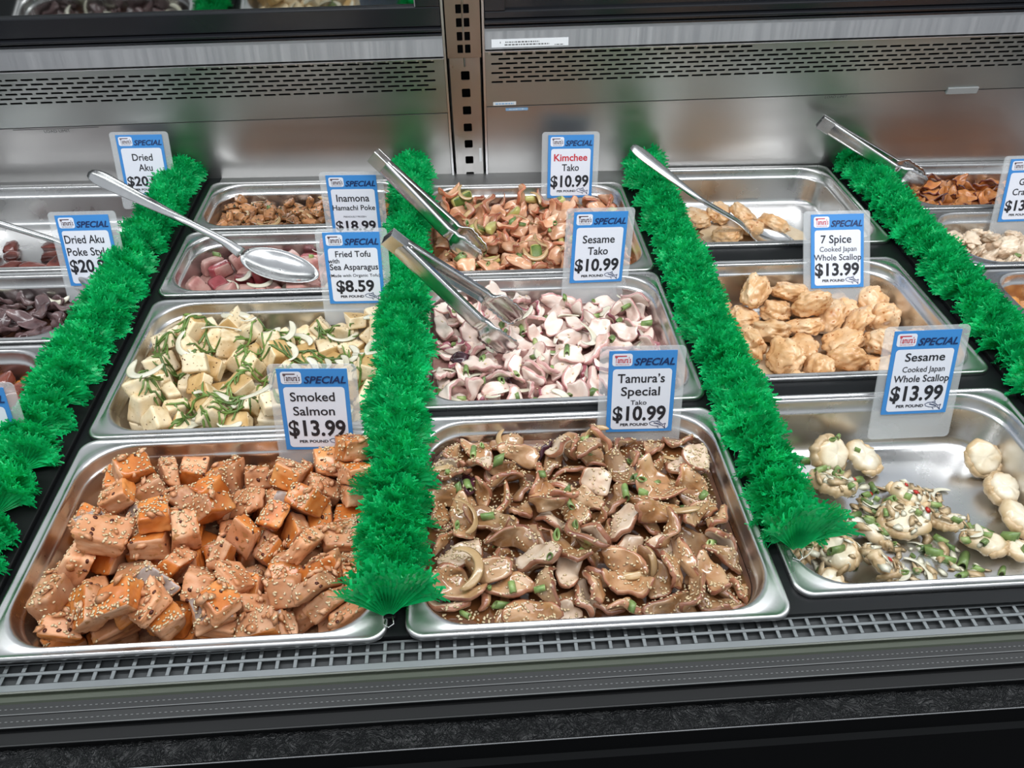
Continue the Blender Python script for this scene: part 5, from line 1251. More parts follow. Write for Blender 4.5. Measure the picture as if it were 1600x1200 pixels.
    'sestako': '8,5,380,-400,-436,104,-93,90,-111;7,2,1090,-945,-438,157,-31,-9,120;7,8,1152,19,-432,63,-6,-20,-189;7,6,216,820,-410,82,-28,-51,173;7,9,194,494,-449,15,-192,54,-1;8,2,-777,-877,-443,1,11,-200,-1;8,3,1030,-408,-421,14,162,112,31;7,5,-211,-365,-415,119,146,-41,-55;7,6,212,-42,-410,39,-15,-57,187;7,0,-1184,-895,-443,22,1,9,199;7,0,-683,822,-443,56,2,-9,-192;7,2,-1312,-626,-421,40,146,129,20;7,8,687,884,-432,154,5,-21,-126;7,5,-209,-1014,-412,29,-195,-35,3;8,3,-1131,1000,-452,192,-12,2,54;7,1,706,637,-438,62,18,-10,-189;6,0,651,-907,-454,171,-35,22,-95;7,2,-1231,-25,-424,31,193,-42,-13;8,0,-795,-52,-407,172,-72,-22,67;7,1,-1208,404,-437,94,-3,25,175;7,5,-656,419,-412,11,-60,-188,27;8,1,714,31,-454,32,0,12,-197;7,10,274,-760,-407,118,43,-41,-150;7,9,1138,917,-448,15,2,10,-199;8,1,-171,441,-443,7,9,200,8;7,4,-94,-56,-413,120,-14,-48,152;8,0,1058,418,-413,192,52,8,-13;7,1,667,-589,-430,5,153,128,-15;7,7,-720,-548,-431,44,48,-174,-75;7,2,-263,942,-430,184,-6,-9,-77;8,0,-144,-787,-424,64,68,-171,-47;8,2,1336,-58,-406,97,77,97,123;8,2,-975,62,-415,88,-133,-85,85;7,4,-761,567,-404,22,-45,180,-71;7,6,912,202,-384,118,-159,8,-26;7,8,-389,796,-395,113,25,-61,151;8,5,533,330,-433,39,-20,-119,155;8,0,57,-874,-420,63,-102,150,-54;7,11,809,-169,-423,3,-18,-81,182;7,9,1302,358,-451,11,-127,154,-5;7,9,830,-23,-340,18,198,16,-11;7,2,-1311,403,-312,109,-12,-27,165;7,11,627,-295,-448,19,0,-11,199;7,5,-1203,943,-326,197,25,-17,11;7,3,887,-449,-383,92,80,-36,-154;7,8,101,443,-346,169,38,-21,97;8,0,-1277,179,-422,10,-39,-168,100;7,2,-235,-150,-393,56,47,30,-184;7,10,1072,864,-317,161,63,22,98;7,7,-143,639,-416,103,166,-34,23;7,7,-686,-690,-429,26,-7,146,-134;7,10,-1243,-855,-277,101,43,-59,-156;7,11,-1306,-450,-368,119,-50,-23,-150;7,0,124,-424,-402,197,10,-33,7;8,5,1103,-644,-419,121,-155,-26,-30;8,3,-508,-890,-420,19,188,60,24;7,8,-599,1036,-405,185,-70,30,-10;7,3,173,-189,-370,77,-166,-72,-39;8,5,-42,934,-410,112,42,77,141;7,7,-73,-353,-356,140,-67,45,-117;7,5,1200,374,-338,43,-31,-14,-192;7,1,242,-950,-360,132,23,-94,116;7,4,184,-594,-369,88,-133,-121,-3;6,1,-532,-511,-439,106,-102,-82,107;8,5,-1146,13,-310,122,127,77,55;8,0,445,579,-412,64,44,178,-47;7,4,-471,-76,-414,83,-21,18,-180;7,6,971,100,-231,41,-194,22,-14;7,8,885,1026,-420,19,35,-193,-33;7,10,-896,518,-279,0,196,-34,25;7,0,790,-906,-410,167,-39,14,-101;7,1,-1074,824,-392,174,-63,-70,31;7,4,1001,-799,-311,174,18,7,97;7,4,336,893,-360,31,151,93,-88;7,7,-1030,492,-428,87,122,-120,-56;7,5,1358,-460,-414,85,100,-99,-114;8,1,-1117,-259,-430,189,-58,24,-13;7,10,1322,744,-410,45,-136,-138,25;7,8,245,-288,-268,35,-196,-17,5;7,1,-948,-774,-337,67,-122,31,140;7,3,-292,-801,-359,53,-128,64,-130;8,5,-270,737,-305,16,27,-155,123;8,5,785,453,-363,155,-114,33,-44;8,0,667,-476,-326,40,187,-56,20;7,1,-593,1005,-259,180,34,46,-65;7,6,-712,-824,-310,24,-1,3,-199;7,11,-398,601,-383,8,-63,-110,155;8,3,-748,-192,-385,171,85,56,-17;7,0,-648,-644,-263,35,-21,79,179;8,0,1152,199,-353,112,-34,81,141;7,0,-979,297,-335,53,-175,21,78;7,7,1175,673,-367,127,-9,-107,111;7,11,-870,-8,-314,119,-80,-4,139;7,9,229,1070,-394,7,-12,-149,-132;8,0,-932,-1034,-409,47,107,148,-66;8,1,-1075,-473,-388,32,-115,-157,-36;8,2,-878,734,-386,73,-63,174,-24;7,0,1258,775,-204,52,17,103,162;7,10,-447,-474,-337,51,-130,-140,26;7,5,-357,186,-407,34,61,-24,186;7,6,1227,-151,-310,137,-90,114,-3;7,8,-255,-530,-406,49,34,132,138;7,1,644,161,-268,153,37,-35,118;7,5,499,-1016,-415,56,42,144,120;7,9,741,-323,-272,22,78,173,-60;7,6,492,750,-350,41,147,97,-85;7,1,-467,328,-384,49,104,-147,-73;7,5,-712,192,-442,156,-14,-14,-123;7,9,-269,956,-269,25,162,104,-47;6,1,-1072,-167,-364,5,-25,71,-185;7,9,472,-652,-400,53,119,-139,-62;7,3,-781,-387,-403,18,43,-58,-186;8,0,-734,-1024,-341,110,-60,-131,-84;7,5,-1280,676,-407,170,-47,20,-93;8,2,243,264,-437,191,60,10,-3;7,7,1254,-888,-372,106,-48,19,-162;7,6,786,-739,-304,46,145,129,-8;7,8,287,175,-354,14,43,-177,-80;7,10,633,377,-266,153,113,-19,-61;6,1,1214,-420,-421,70,-110,115,-99;7,11,-882,-367,-289,8,180,-84,23;8,4,927,606,-402,56,61,-181,14;7,7,2,-1049,-316,9,198,-13,-25;7,6,-725,311,-281,18,168,107,11;7,8,490,95,-379,166,-40,1,104;7,4,-910,744,-301,43,167,84,58;7,9,557,-204,-278,59,60,-39,-177;7,4,1220,-444,-314,35,150,127,0;7,10,-90,271,-410,50,-54,-182,-40;8,0,-1179,758,-288,62,-128,-140,15;7,3,394,415,-323,5,189,-64,15;7,8,-512,-1023,-334,23,-138,97,104',
    'kimchee': '9,6,-791,83,-369,6,-45,-195,8;9,2,686,-1023,-372,187,19,-22,-64;10,4,1123,-1035,-378,1,-23,199,-2;9,3,-297,-897,-348,9,-198,-9,-23;9,4,-271,482,-374,21,-190,-60,0;9,7,1227,942,-355,0,136,-143,-32;9,4,1173,-46,-393,200,0,-5,-7;9,6,-1231,459,-360,49,-177,-77,18;9,2,263,-583,-372,172,15,-25,-97;9,0,220,538,-371,126,-6,5,-156;10,4,-720,983,-374,50,1,2,194;9,6,162,-1004,-368,87,-50,-19,172;10,4,682,631,-374,190,2,0,64;9,1,-51,794,-367,168,4,-22,107;9,1,-282,-69,-369,164,-5,-8,-114;9,2,-1157,-67,-372,111,2,-29,-164;9,8,688,967,-377,158,-4,-20,121;9,5,282,90,-353,55,58,179,38;9,9,-734,-966,-345,129,-45,9,-146;10,2,-1207,-1049,-347,135,137,-38,-37;9,3,1101,-504,-341,55,-46,-185,24;9,2,-212,-448,-363,122,18,61,-145;9,7,636,-444,-355,6,195,45,-2;9,5,-756,433,-353,43,11,188,51;9,3,-1157,-298,-336,78,-34,-177,39;9,5,1014,554,-358,101,74,64,142;9,0,214,928,-371,26,1,-7,198;9,9,-744,-506,-349,10,97,167,-53;9,9,-1030,824,-332,15,-27,63,-187;9,6,664,215,-369,134,-10,16,-147;9,6,360,-441,-310,62,145,-118,36;9,4,1052,283,-332,71,-57,43,-173;10,4,462,1080,-321,2,33,2,-197;9,6,626,700,-253,72,42,-8,-181;9,7,-93,254,-365,61,33,38,184;9,3,1322,-611,-312,171,18,98,30;9,3,-1034,-237,-267,93,-31,8,-174;9,0,875,-31,-349,181,41,-21,72;10,0,789,-528,-290,174,41,78,-45;9,7,-499,617,-345,7,-10,-117,-162;9,7,137,765,-262,38,-134,136,-46;9,3,-756,805,-309,93,-75,-117,-109;9,0,-587,20,-350,61,-46,105,-152;9,9,549,-1064,-248,187,-11,-54,-46;9,5,-926,-637,-361,155,108,-54,-39;9,4,-185,467,-280,189,25,-5,-60;9,2,-1298,260,-328,161,81,-30,-80;9,9,-1315,16,-293,84,66,155,-68;9,4,22,522,-391,168,-14,-10,108;9,3,-1277,938,-373,161,3,29,115;9,2,1083,793,-329,47,109,49,-154;9,2,1163,48,-277,64,3,52,182;9,8,-393,-347,-328,104,-54,-39,-157;9,7,-9,-950,-310,13,54,-74,-178;9,9,-378,-786,-251,75,-45,-11,179;9,7,-209,-567,-245,36,-36,175,82;9,7,334,420,-279,2,163,-45,-107;9,6,-527,-898,-313,65,94,-164,10;9,2,1175,-694,-344,16,2,-158,122;9,0,50,56,-292,27,-146,-132,-22;10,3,462,-36,-375,101,96,-101,-101;9,1,-766,624,-320,27,70,63,-174;9,7,-271,-1082,-332,107,-162,23,39;9,4,289,-850,-380,184,-20,15,-74;9,3,-17,-478,-376,123,51,41,144;9,2,1127,651,-211,87,-169,26,57;9,3,-450,805,-327,109,-163,30,-29;9,0,819,-723,-363,24,-198,10,2;9,9,1262,168,-188,23,-28,154,-123;10,2,131,1006,-213,157,-52,35,108;9,9,-1322,269,-133,150,51,84,89;9,5,-1268,931,-192,102,-96,-75,121;9,0,-1031,-11,-255,73,-16,-181,42;9,4,765,475,-338,167,-90,-50,39;9,1,-1060,-839,-370,148,30,2,-132;9,3,-492,-89,-318,110,125,36,104;9,7,-324,-613,-118,35,-164,96,-51;10,4,-701,-769,-271,50,12,-80,-176;9,3,-163,83,-250,34,-188,-54,-25;9,8,386,-290,-291,50,190,-36,7;9,2,-565,-368,-335,109,65,-146,-52;9,8,-1291,-515,-363,55,-164,96,-31;9,1,425,723,-314,153,43,-84,88;9,9,-42,-194,-303,84,-160,-86,11;9,6,598,-127,-347,93,-113,-49,127;9,4,1184,-351,-325,28,-61,-141,125;9,4,1264,351,-292,168,-81,52,51;9,3,-215,876,-351,22,174,90,-34;9,3,502,489,-266,84,25,-39,176;10,3,-210,668,-293,85,25,179,5;9,5,994,-739,-240,166,18,8,-110;9,1,-156,1069,-329,8,-17,183,78;9,9,-971,-941,-191,164,17,2,113;9,7,900,-345,-365,61,31,37,184;9,7,-510,402,-299,73,98,-47,-151;9,4,704,-100,-223,35,170,-79,-62;9,4,-860,279,-242,142,44,-40,-127;9,4,-871,-96,-292,153,-20,95,-85;9,5,-1252,-847,-280,177,-71,-16,-58;9,2,227,-80,-314,112,102,104,-79;9,2,822,307,-298,79,-2,-179,-40;9,7,-294,81,-148,35,26,195,-9;9,9,-1049,227,-349,13,62,186,-38;10,1,-580,78,-186,100,-129,-80,84;9,2,-132,-754,-332,70,-59,-121,130;9,0,-230,-977,-172,181,78,12,-32;9,7,805,120,-224,64,126,-57,129;9,3,-687,-229,-289,49,122,41,-145;9,6,-1131,-546,-286,155,25,64,106;9,5,293,-795,-230,34,86,-169,-54;9,7,-764,1032,-223,156,-76,-40,92;9,3,508,852,-294,60,-127,-64,-127;10,2,-1004,1030,-185,146,122,26,57;9,2,-52,1056,-163,139,33,137,-28;10,2,35,-637,-295,140,35,57,-127;9,3,181,285,-328,120,147,22,-58;9,9,1054,988,-233,127,-51,42,139;9,7,654,-673,-243,21,179,-86,8;9,2,1207,-841,-341,19,11,115,-162;10,4,1272,484,-249,139,-85,-52,-105;9,1,279,212,-212,56,-28,37,-186;9,9,1119,-1006,-232,2,146,127,50;9,9,316,950,-194,14,-181,-64,53;9,2,-339,-251,-223,41,68,73,168;9,5,-690,249,-281,40,154,-72,98;9,3,198,-448,-226,143,85,-77,-80;10,0,1011,-128,-235,35,-159,-107,-44;9,3,873,423,-191,176,-63,66,28;10,3,-954,-623,-205,62,59,-127,-128;9,9,1327,888,-215,104,85,125,80;9,8,474,185,-292,89,-45,82,153;9,1,-446,1077,-357,16,-44,15,194;9,8,400,-90,-197,48,-26,85,-173;9,9,607,-850,-96,129,111,-26,-103;9,8,-891,-256,-153,67,-27,-168,80;10,0,-941,-383,-289,107,12,-118,-120;9,6,-666,-1023,-185,186,12,-9,-73;9,5,868,950,-326,45,142,-122,-54;9,5,-913,686,-259,120,-28,157,-9;10,4,-777,-32,-153,73,-84,30,-163;9,3,-586,-487,-164,49,-5,164,-103;10,1,735,-343,-193,196,28,1,-27;9,5,-1086,488,-259,90,-63,-90,-141;9,8,413,-914,-217,74,-109,99,-114;10,2,1250,-258,-318,107,156,-23,-60;9,5,833,-900,-285,3,25,179,86;9,6,-593,948,-224,93,-72,145,-72;9,8,1333,629,-279,97,-103,-43,-134;9,4,60,-300,-274,154,98,72,-40;9,3,-371,224,-311,119,-36,-129,-89;9,6,1329,-150,-272,114,-101,114,62;9,1,-1194,995,-66,52,-8,-16,-192;9,7,-1286,-353,-194,184,51,-49,-32;9,9,-1276,667,-298,49,39,-178,65',
    'spice': '11,7,483,-48,-473,20,60,-6,-190;11,4,-1181,-457,-503,109,-20,8,167;11,4,-757,12,-459,94,-73,-106,121;11,0,939,-67,-514,152,-17,21,127;11,0,1279,-242,-400,153,42,-116,-39;11,7,796,322,-431,42,167,-1,102;11,2,-428,-382,-438,59,83,154,77;11,0,1129,-890,-476,1,-41,179,-78;11,0,-670,630,-506,53,-21,13,-191;11,6,-103,-98,-518,4,83,-182,0;11,1,300,-483,-409,113,152,-59,26;11,7,111,346,-485,85,-38,44,171;11,4,-388,-905,-469,193,-7,51,-1;11,6,1201,-621,-354,99,132,107,-37;11,5,-186,741,-493,34,115,-159,19;11,4,-480,866,-238,94,18,70,-161;11,7,757,-581,-534,0,-60,-191,-6;11,7,758,815,-521,193,14,-7,50;11,5,1195,365,-433,107,-134,-69,-75;11,3,508,518,-452,74,76,7,-169;11,3,28,898,-279,6,-13,-193,49;11,3,300,-842,-525,34,5,13,197;11,6,1218,760,-447,131,84,-21,-124;11,7,-1119,427,-534,6,199,-16,1;11,1,743,-856,-315,27,-27,-27,195;11,1,-418,254,-470,170,-56,-19,-88;11,3,281,845,-501,37,178,82,19;11,3,210,519,-235,124,149,-40,30;11,5,-859,-879,-509,12,-11,-198,25;11,4,-78,-591,-458,105,97,126,62;11,3,908,-342,-281,48,-192,24,13;11,5,-1182,34,-439,88,-128,-54,-113;11,4,-1044,878,-501,27,19,11,-197',
    'craw': '15,2,-288,291,-352,152,13,-4,130;15,1,217,-393,-329,13,-63,21,-188;15,7,-190,-264,-349,11,138,143,12;15,3,637,530,-324,138,141,31,14;15,1,1201,-259,-341,198,3,-25,3;15,7,-1119,-172,-343,183,8,-9,-79;15,3,-719,201,-339,5,17,198,-20;15,5,-1316,232,-342,5,-90,-178,16;15,6,700,-397,-349,5,-109,-166,-19;15,4,1209,293,-343,195,4,-24,35;15,4,314,320,-341,183,-38,-38,-61;15,1,-684,-340,-332,164,30,40,-103;15,3,-888,-130,-346,26,-1,-51,192;15,5,-1289,-207,-342,17,-188,66,-3;15,6,-781,523,-294,6,65,-54,181;15,7,-323,-415,-343,160,6,-10,-120;15,1,340,-177,-349,14,91,-177,-14;15,5,79,538,-318,55,-36,-152,112;15,3,916,-440,-346,101,-36,43,-163;15,7,-102,203,-330,74,-149,110,-14;15,4,992,440,-334,13,-109,-162,42;15,4,1112,-387,-292,44,-143,-132,17;15,7,-1002,91,-349,16,184,77,7;15,6,924,144,-349,7,-90,-177,-18;15,5,-289,30,-324,30,-71,184,11;15,2,1244,-468,-290,93,-2,68,-164;15,2,90,-359,-322,71,-136,-97,84;15,3,508,-329,-332,136,-79,-75,98;15,2,115,226,-351,74,-3,-3,-186;15,4,652,274,-344,153,15,3,128;15,4,-461,-356,-307,162,46,-77,-76;15,7,-627,371,-328,46,-2,-45,-189;15,1,-1106,-443,-349,10,159,121,9;15,6,-1014,349,-304,119,-42,1,155;15,0,-902,-334,-348,52,-14,2,-193;15,4,1269,467,-320,26,33,162,-109;15,5,-1310,-420,-300,25,-96,-173,-16;15,0,-192,538,-348,6,12,-4,200;15,3,-664,-190,-338,17,-195,-35,18;15,7,1063,453,-250,51,111,-153,-42;15,7,312,496,-319,38,39,76,177;15,1,-585,564,-301,150,93,-6,95;15,0,-1145,532,-348,10,-7,-3,-200;15,1,368,-315,-286,55,-76,174,31;15,2,856,352,-332,83,1,55,173;15,5,396,50,-340,145,-22,-6,136;15,3,-593,38,-324,36,54,-126,-141;15,1,955,-545,-290,55,-56,-183,-13;15,6,1107,105,-287,173,69,68,22;15,5,942,-259,-244,107,-34,48,-158;15,7,-69,-430,-307,118,-81,98,-100;15,0,-569,-588,-294,72,-54,-145,-105;15,4,-1170,-409,-228,195,-3,5,44;15,3,272,-457,-261,128,31,-44,144;15,2,-113,543,-232,173,59,0,80;15,2,481,311,-311,120,119,69,82;15,2,-725,443,-229,32,-7,40,-193;15,7,688,-127,-305,1,-112,159,-46;15,1,263,114,-290,48,13,190,39;15,6,-1285,371,-269,108,-11,40,163;15,5,-10,374,-332,195,-19,31,-24;15,1,-473,272,-332,184,20,44,-63;15,7,411,-579,-274,122,-132,44,76;15,1,1335,103,-329,189,-28,-57,-16;15,4,1077,-74,-342,58,-37,1,-188;15,5,-634,552,-146,2,-12,194,-48;15,4,-973,582,-281,12,65,-161,98;15,7,-715,-517,-285,78,-20,181,-29;15,6,685,378,-224,1,199,20,12;15,0,827,-173,-338,167,35,19,103;15,7,-1320,-23,-289,64,-60,-9,179;15,0,-363,-141,-303,36,-31,-1,194;15,5,-374,508,-290,24,149,125,42;15,1,753,101,-292,4,-160,109,-51;15,1,578,39,-346,27,39,-192,-30;15,4,1328,-128,-307,64,130,-133,-38;15,4,-888,-544,-304,177,7,-93,13;15,1,671,-529,-256,143,27,-3,-138;15,4,459,545,-246,45,119,148,-43;15,2,99,-17,-352,128,13,-1,153',
    'crab': '16,7,646,-305,-394,112,-14,8,-165;16,2,1179,247,-372,28,-153,-125,12;16,2,192,297,-372,121,-10,-8,-159;16,0,-1151,499,-367,84,0,18,-180;16,8,-171,-451,-370,147,-11,1,-135;16,4,-1202,-353,-357,23,-3,-24,197;16,1,-97,258,-377,17,-66,186,-24;16,1,272,-219,-357,157,28,-9,-121;16,4,-733,-273,-369,6,159,120,15;16,7,714,246,-393,76,24,27,181;16,5,-795,98,-362,120,26,28,156;16,8,1172,-271,-379,4,-189,66,-4;16,8,-1298,263,-370,23,-6,10,-198;16,0,-611,173,-346,105,-143,65,-64;16,8,301,417,-293,46,81,-177,2;16,4,842,-257,-309,29,36,-50,188;16,6,1119,498,-351,199,1,13,-7;16,2,-337,-8,-278,84,-31,162,75;16,3,-1285,-171,-295,58,163,95,-31;16,5,52,-355,-333,164,-7,-20,112;16,0,1052,-501,-371,31,-1,-3,-198;16,1,773,473,-351,6,-179,-76,47;16,0,-582,-378,-284,55,-88,43,-166;16,3,-113,-87,-366,5,-147,-135,8;16,8,907,344,-363,25,74,-158,-95;16,6,-1017,307,-351,48,12,3,-194;16,2,1190,459,-220,191,18,13,-54;16,7,865,-500,-313,62,58,-118,-138;16,6,-476,523,-353,60,-1,181,59;16,6,-508,-140,-351,82,12,5,-182;16,7,1298,-431,-338,47,-173,-65,62;16,5,392,-491,-355,165,80,16,77;16,3,-357,255,-307,24,137,134,-50;16,0,502,411,-347,118,-43,62,-143;16,2,-1227,47,-322,66,162,90,-37;16,7,-388,-305,-323,126,124,2,-94;16,4,347,493,-181,28,129,143,-44;16,4,874,162,-292,104,58,-47,154;16,7,81,-581,-351,33,-24,-149,-127;16,0,1210,-54,-343,23,178,-59,-66;16,0,-1013,3,-310,126,-37,-113,-101;16,7,622,-184,-329,161,-23,-94,-67;16,7,-228,475,-394,105,8,-11,170;16,2,-960,285,-211,179,31,-13,84;16,5,1059,-446,-232,165,16,-51,-99;16,6,-454,-510,-365,14,-118,-160,22;16,5,-793,-518,-311,26,-4,-29,196;16,4,-776,476,-372,28,185,69,-14;16,8,1033,-77,-344,130,-2,94,119;16,0,679,-491,-315,107,101,-31,133;16,1,-1220,404,-237,11,11,2,-199;16,2,-300,-493,-227,31,19,64,186;16,3,597,482,-175,57,127,-142,23;16,1,1297,145,-244,115,120,-52,-99;16,6,25,536,-361,40,-190,-44,15;16,7,193,-437,-312,35,100,-66,156;16,7,-681,540,-270,66,-25,-51,-180;16,3,-923,-144,-310,10,53,-63,-182;16,8,-669,-112,-267,52,101,139,-89;16,7,806,-59,-366,7,-3,-77,184;16,4,-80,-299,-205,105,26,-17,-167;16,3,1343,-150,-243,105,-53,-135,89;16,7,-1048,-539,-305,127,55,-85,116;16,3,1087,212,-224,150,65,-25,-112;16,8,-571,365,-343,102,119,-16,-123;16,2,-546,32,-179,70,-181,4,-46;16,4,-173,427,-248,189,-41,10,52;16,5,533,284,-224,63,-15,-23,-188;16,8,457,-166,-320,152,92,-91,-18;16,5,611,60,-320,8,75,-166,-82;16,4,-1281,223,-209,50,11,173,87;16,5,63,58,-315,116,109,-77,-94;16,5,346,-266,-198,159,112,-40,21;16,6,-291,-204,-294,121,87,-42,-126;16,8,874,-6,-236,13,-188,-61,28;16,8,-1200,-506,-217,108,-111,106,-70;16,3,299,111,-292,177,32,59,-63;16,8,-630,277,-212,6,60,185,-47;16,6,-875,-533,-130,110,-35,-113,-118;16,4,1199,-254,-192,75,-163,81,34',
    'roe': '17,3,1217,483,-379,196,39,-5,-13;17,0,750,509,-343,115,1,-6,163;17,0,-263,-370,-343,193,-3,-6,53;17,2,233,350,-375,80,-10,6,183;17,2,-690,530,-375,151,16,3,-130;17,2,-801,-68,-375,77,-8,14,184;17,1,1219,-440,-359,125,2,1,-156;17,2,-278,80,-375,94,16,-2,-176;17,3,328,-21,-379,99,17,-35,-170;17,3,1223,69,-378,10,-194,-45,11;17,1,-1147,536,-357,3,161,118,4;17,2,-726,-475,-375,198,11,12,-22;17,0,370,-392,-353,15,-37,-196,-4;17,3,684,17,-379,128,27,28,149;17,3,-1210,-416,-379,146,31,24,131;17,1,764,-320,-359,153,-1,2,128;17,3,-217,445,-365,91,89,103,114;17,2,-1235,1,-375,199,11,12,-17;17,2,47,-437,-375,193,13,10,-48;17,3,114,5,-378,15,-185,73,3;17,1,1008,-412,-359,108,2,1,-169;17,1,205,-227,-327,127,-37,-148,-23;17,1,404,480,-340,67,12,41,184;17,1,-223,-583,-325,95,-103,110,91;17,2,-540,-342,-330,118,-141,45,-65;17,3,885,70,-379,176,36,15,86;17,2,612,-513,-365,18,76,184,-3;17,1,-920,326,-347,164,-110,3,-31;17,1,-391,538,-337,80,166,68,39;17,3,-1041,-124,-361,46,66,-151,-103;17,3,-1156,235,-378,14,196,34,-11;17,1,1156,-158,-325,54,-137,63,120;17,0,1263,294,-321,13,-6,49,-193;17,3,455,117,-361,98,142,-84,-57;17,1,-533,-133,-325,57,-96,41,161;17,1,-896,-291,-357,1,84,181,5;17,3,-373,-167,-379,91,16,-36,-174;17,2,35,534,-375,193,2,11,-51;17,1,-355,291,-338,144,-129,-48,18;17,0,-606,109,-353,14,80,-183,5',
    'aku': '18,2,810,570,-552,185,10,3,76;18,3,336,-261,-537,2,-124,157,8;18,5,-561,302,-558,2,-135,148,-1;18,3,115,301,-548,11,-3,10,199;18,0,-824,-574,-570,0,165,113,-4;18,4,156,41,-571,1,2,6,-200;18,5,453,363,-558,2,-176,96,0;18,5,253,-617,-558,0,-113,-165,2;18,1,-346,-278,-563,1,110,-167,1;18,5,-805,184,-553,186,-8,8,-73;18,5,-414,15,-553,156,-6,10,-125;18,5,582,-372,-553,138,-10,-5,144;18,1,14,-283,-563,23,7,9,198;18,3,1057,-199,-537,6,-42,195,6;18,4,-80,-801,-564,1,109,-168,0;18,4,1005,-544,-564,1,137,-146,0',
    'akupoke': '19,1,193,369,-333,9,6,199,-19;19,3,-1139,235,-325,2,13,-38,-196;19,3,-1208,-213,-325,54,-2,40,188;19,5,-672,-304,-335,126,18,-3,154;19,0,700,292,-334,34,193,35,19;19,3,-150,-295,-327,1,193,53,10;19,4,793,-236,-339,28,178,84,19;19,5,-221,287,-323,113,-54,111,-110;19,0,-714,308,-322,198,-6,-4,-30;19,5,287,-464,-323,13,21,164,112;19,1,1211,-264,-329,65,6,16,-189;19,5,1083,173,-337,34,-38,-31,191;19,4,187,-276,-327,149,-126,34,-28;19,1,-54,217,-329,118,1,17,-161;19,0,-1125,455,-280,3,35,89,-176;19,2,-1198,-13,-281,13,50,-188,46;19,4,1020,-495,-339,6,45,190,44;19,1,-491,-65,-329,63,-14,-9,189;19,0,-368,-499,-322,24,4,-6,198;19,2,1270,369,-344,180,-6,7,-87;19,2,311,248,-280,24,37,-55,187;19,4,500,375,-284,98,-60,11,163;19,4,680,-510,-339,50,194,-2,3;19,5,-847,533,-323,110,162,-34,-22;19,1,1047,341,-290,10,35,174,-91;19,5,-285,-85,-333,73,-44,-14,181;19,4,-577,460,-293,38,0,-168,-102;19,5,-1323,397,-294,122,90,-32,126;19,2,1008,-209,-293,114,-68,41,-144;19,2,607,-401,-262,176,-53,-31,-73;19,4,272,-133,-326,8,-25,1,-198;19,4,32,131,-240,23,-179,-67,54;19,5,-880,-522,-329,171,-79,8,67;19,3,600,487,-255,65,28,-178,57;19,0,334,20,-304,174,95,25,-2;19,5,-816,-234,-230,172,34,10,95;19,0,1270,-406,-279,31,84,-145,-104;19,4,348,-237,-211,128,19,6,152;19,1,677,95,-329,39,8,15,-195;19,5,887,519,-333,55,18,60,-182;19,0,-55,527,-308,31,-9,140,139;19,1,886,244,-207,147,20,5,-134;19,2,1,-60,-281,160,-77,-3,92;19,2,-923,301,-200,99,-13,28,-171;19,1,-950,-365,-326,125,154,21,10;19,3,498,-4,-217,142,74,-2,120;19,4,-318,106,-304,47,2,127,148;19,4,-1005,-132,-248,197,-22,14,18;19,4,-257,-384,-214,164,-12,-8,113;19,2,-1165,-454,-247,45,36,191,14;19,5,-780,3,-331,2,-36,-57,188;19,3,48,-457,-282,166,34,-43,96;19,5,-835,166,-304,1,-199,15,-9;19,0,785,11,-257,28,-24,-191,-45;19,3,1211,-56,-247,118,109,43,-111;19,3,-367,365,-297,177,-42,-30,78;19,4,199,474,-237,31,64,-182,44;19,2,574,-223,-244,148,-68,12,115',
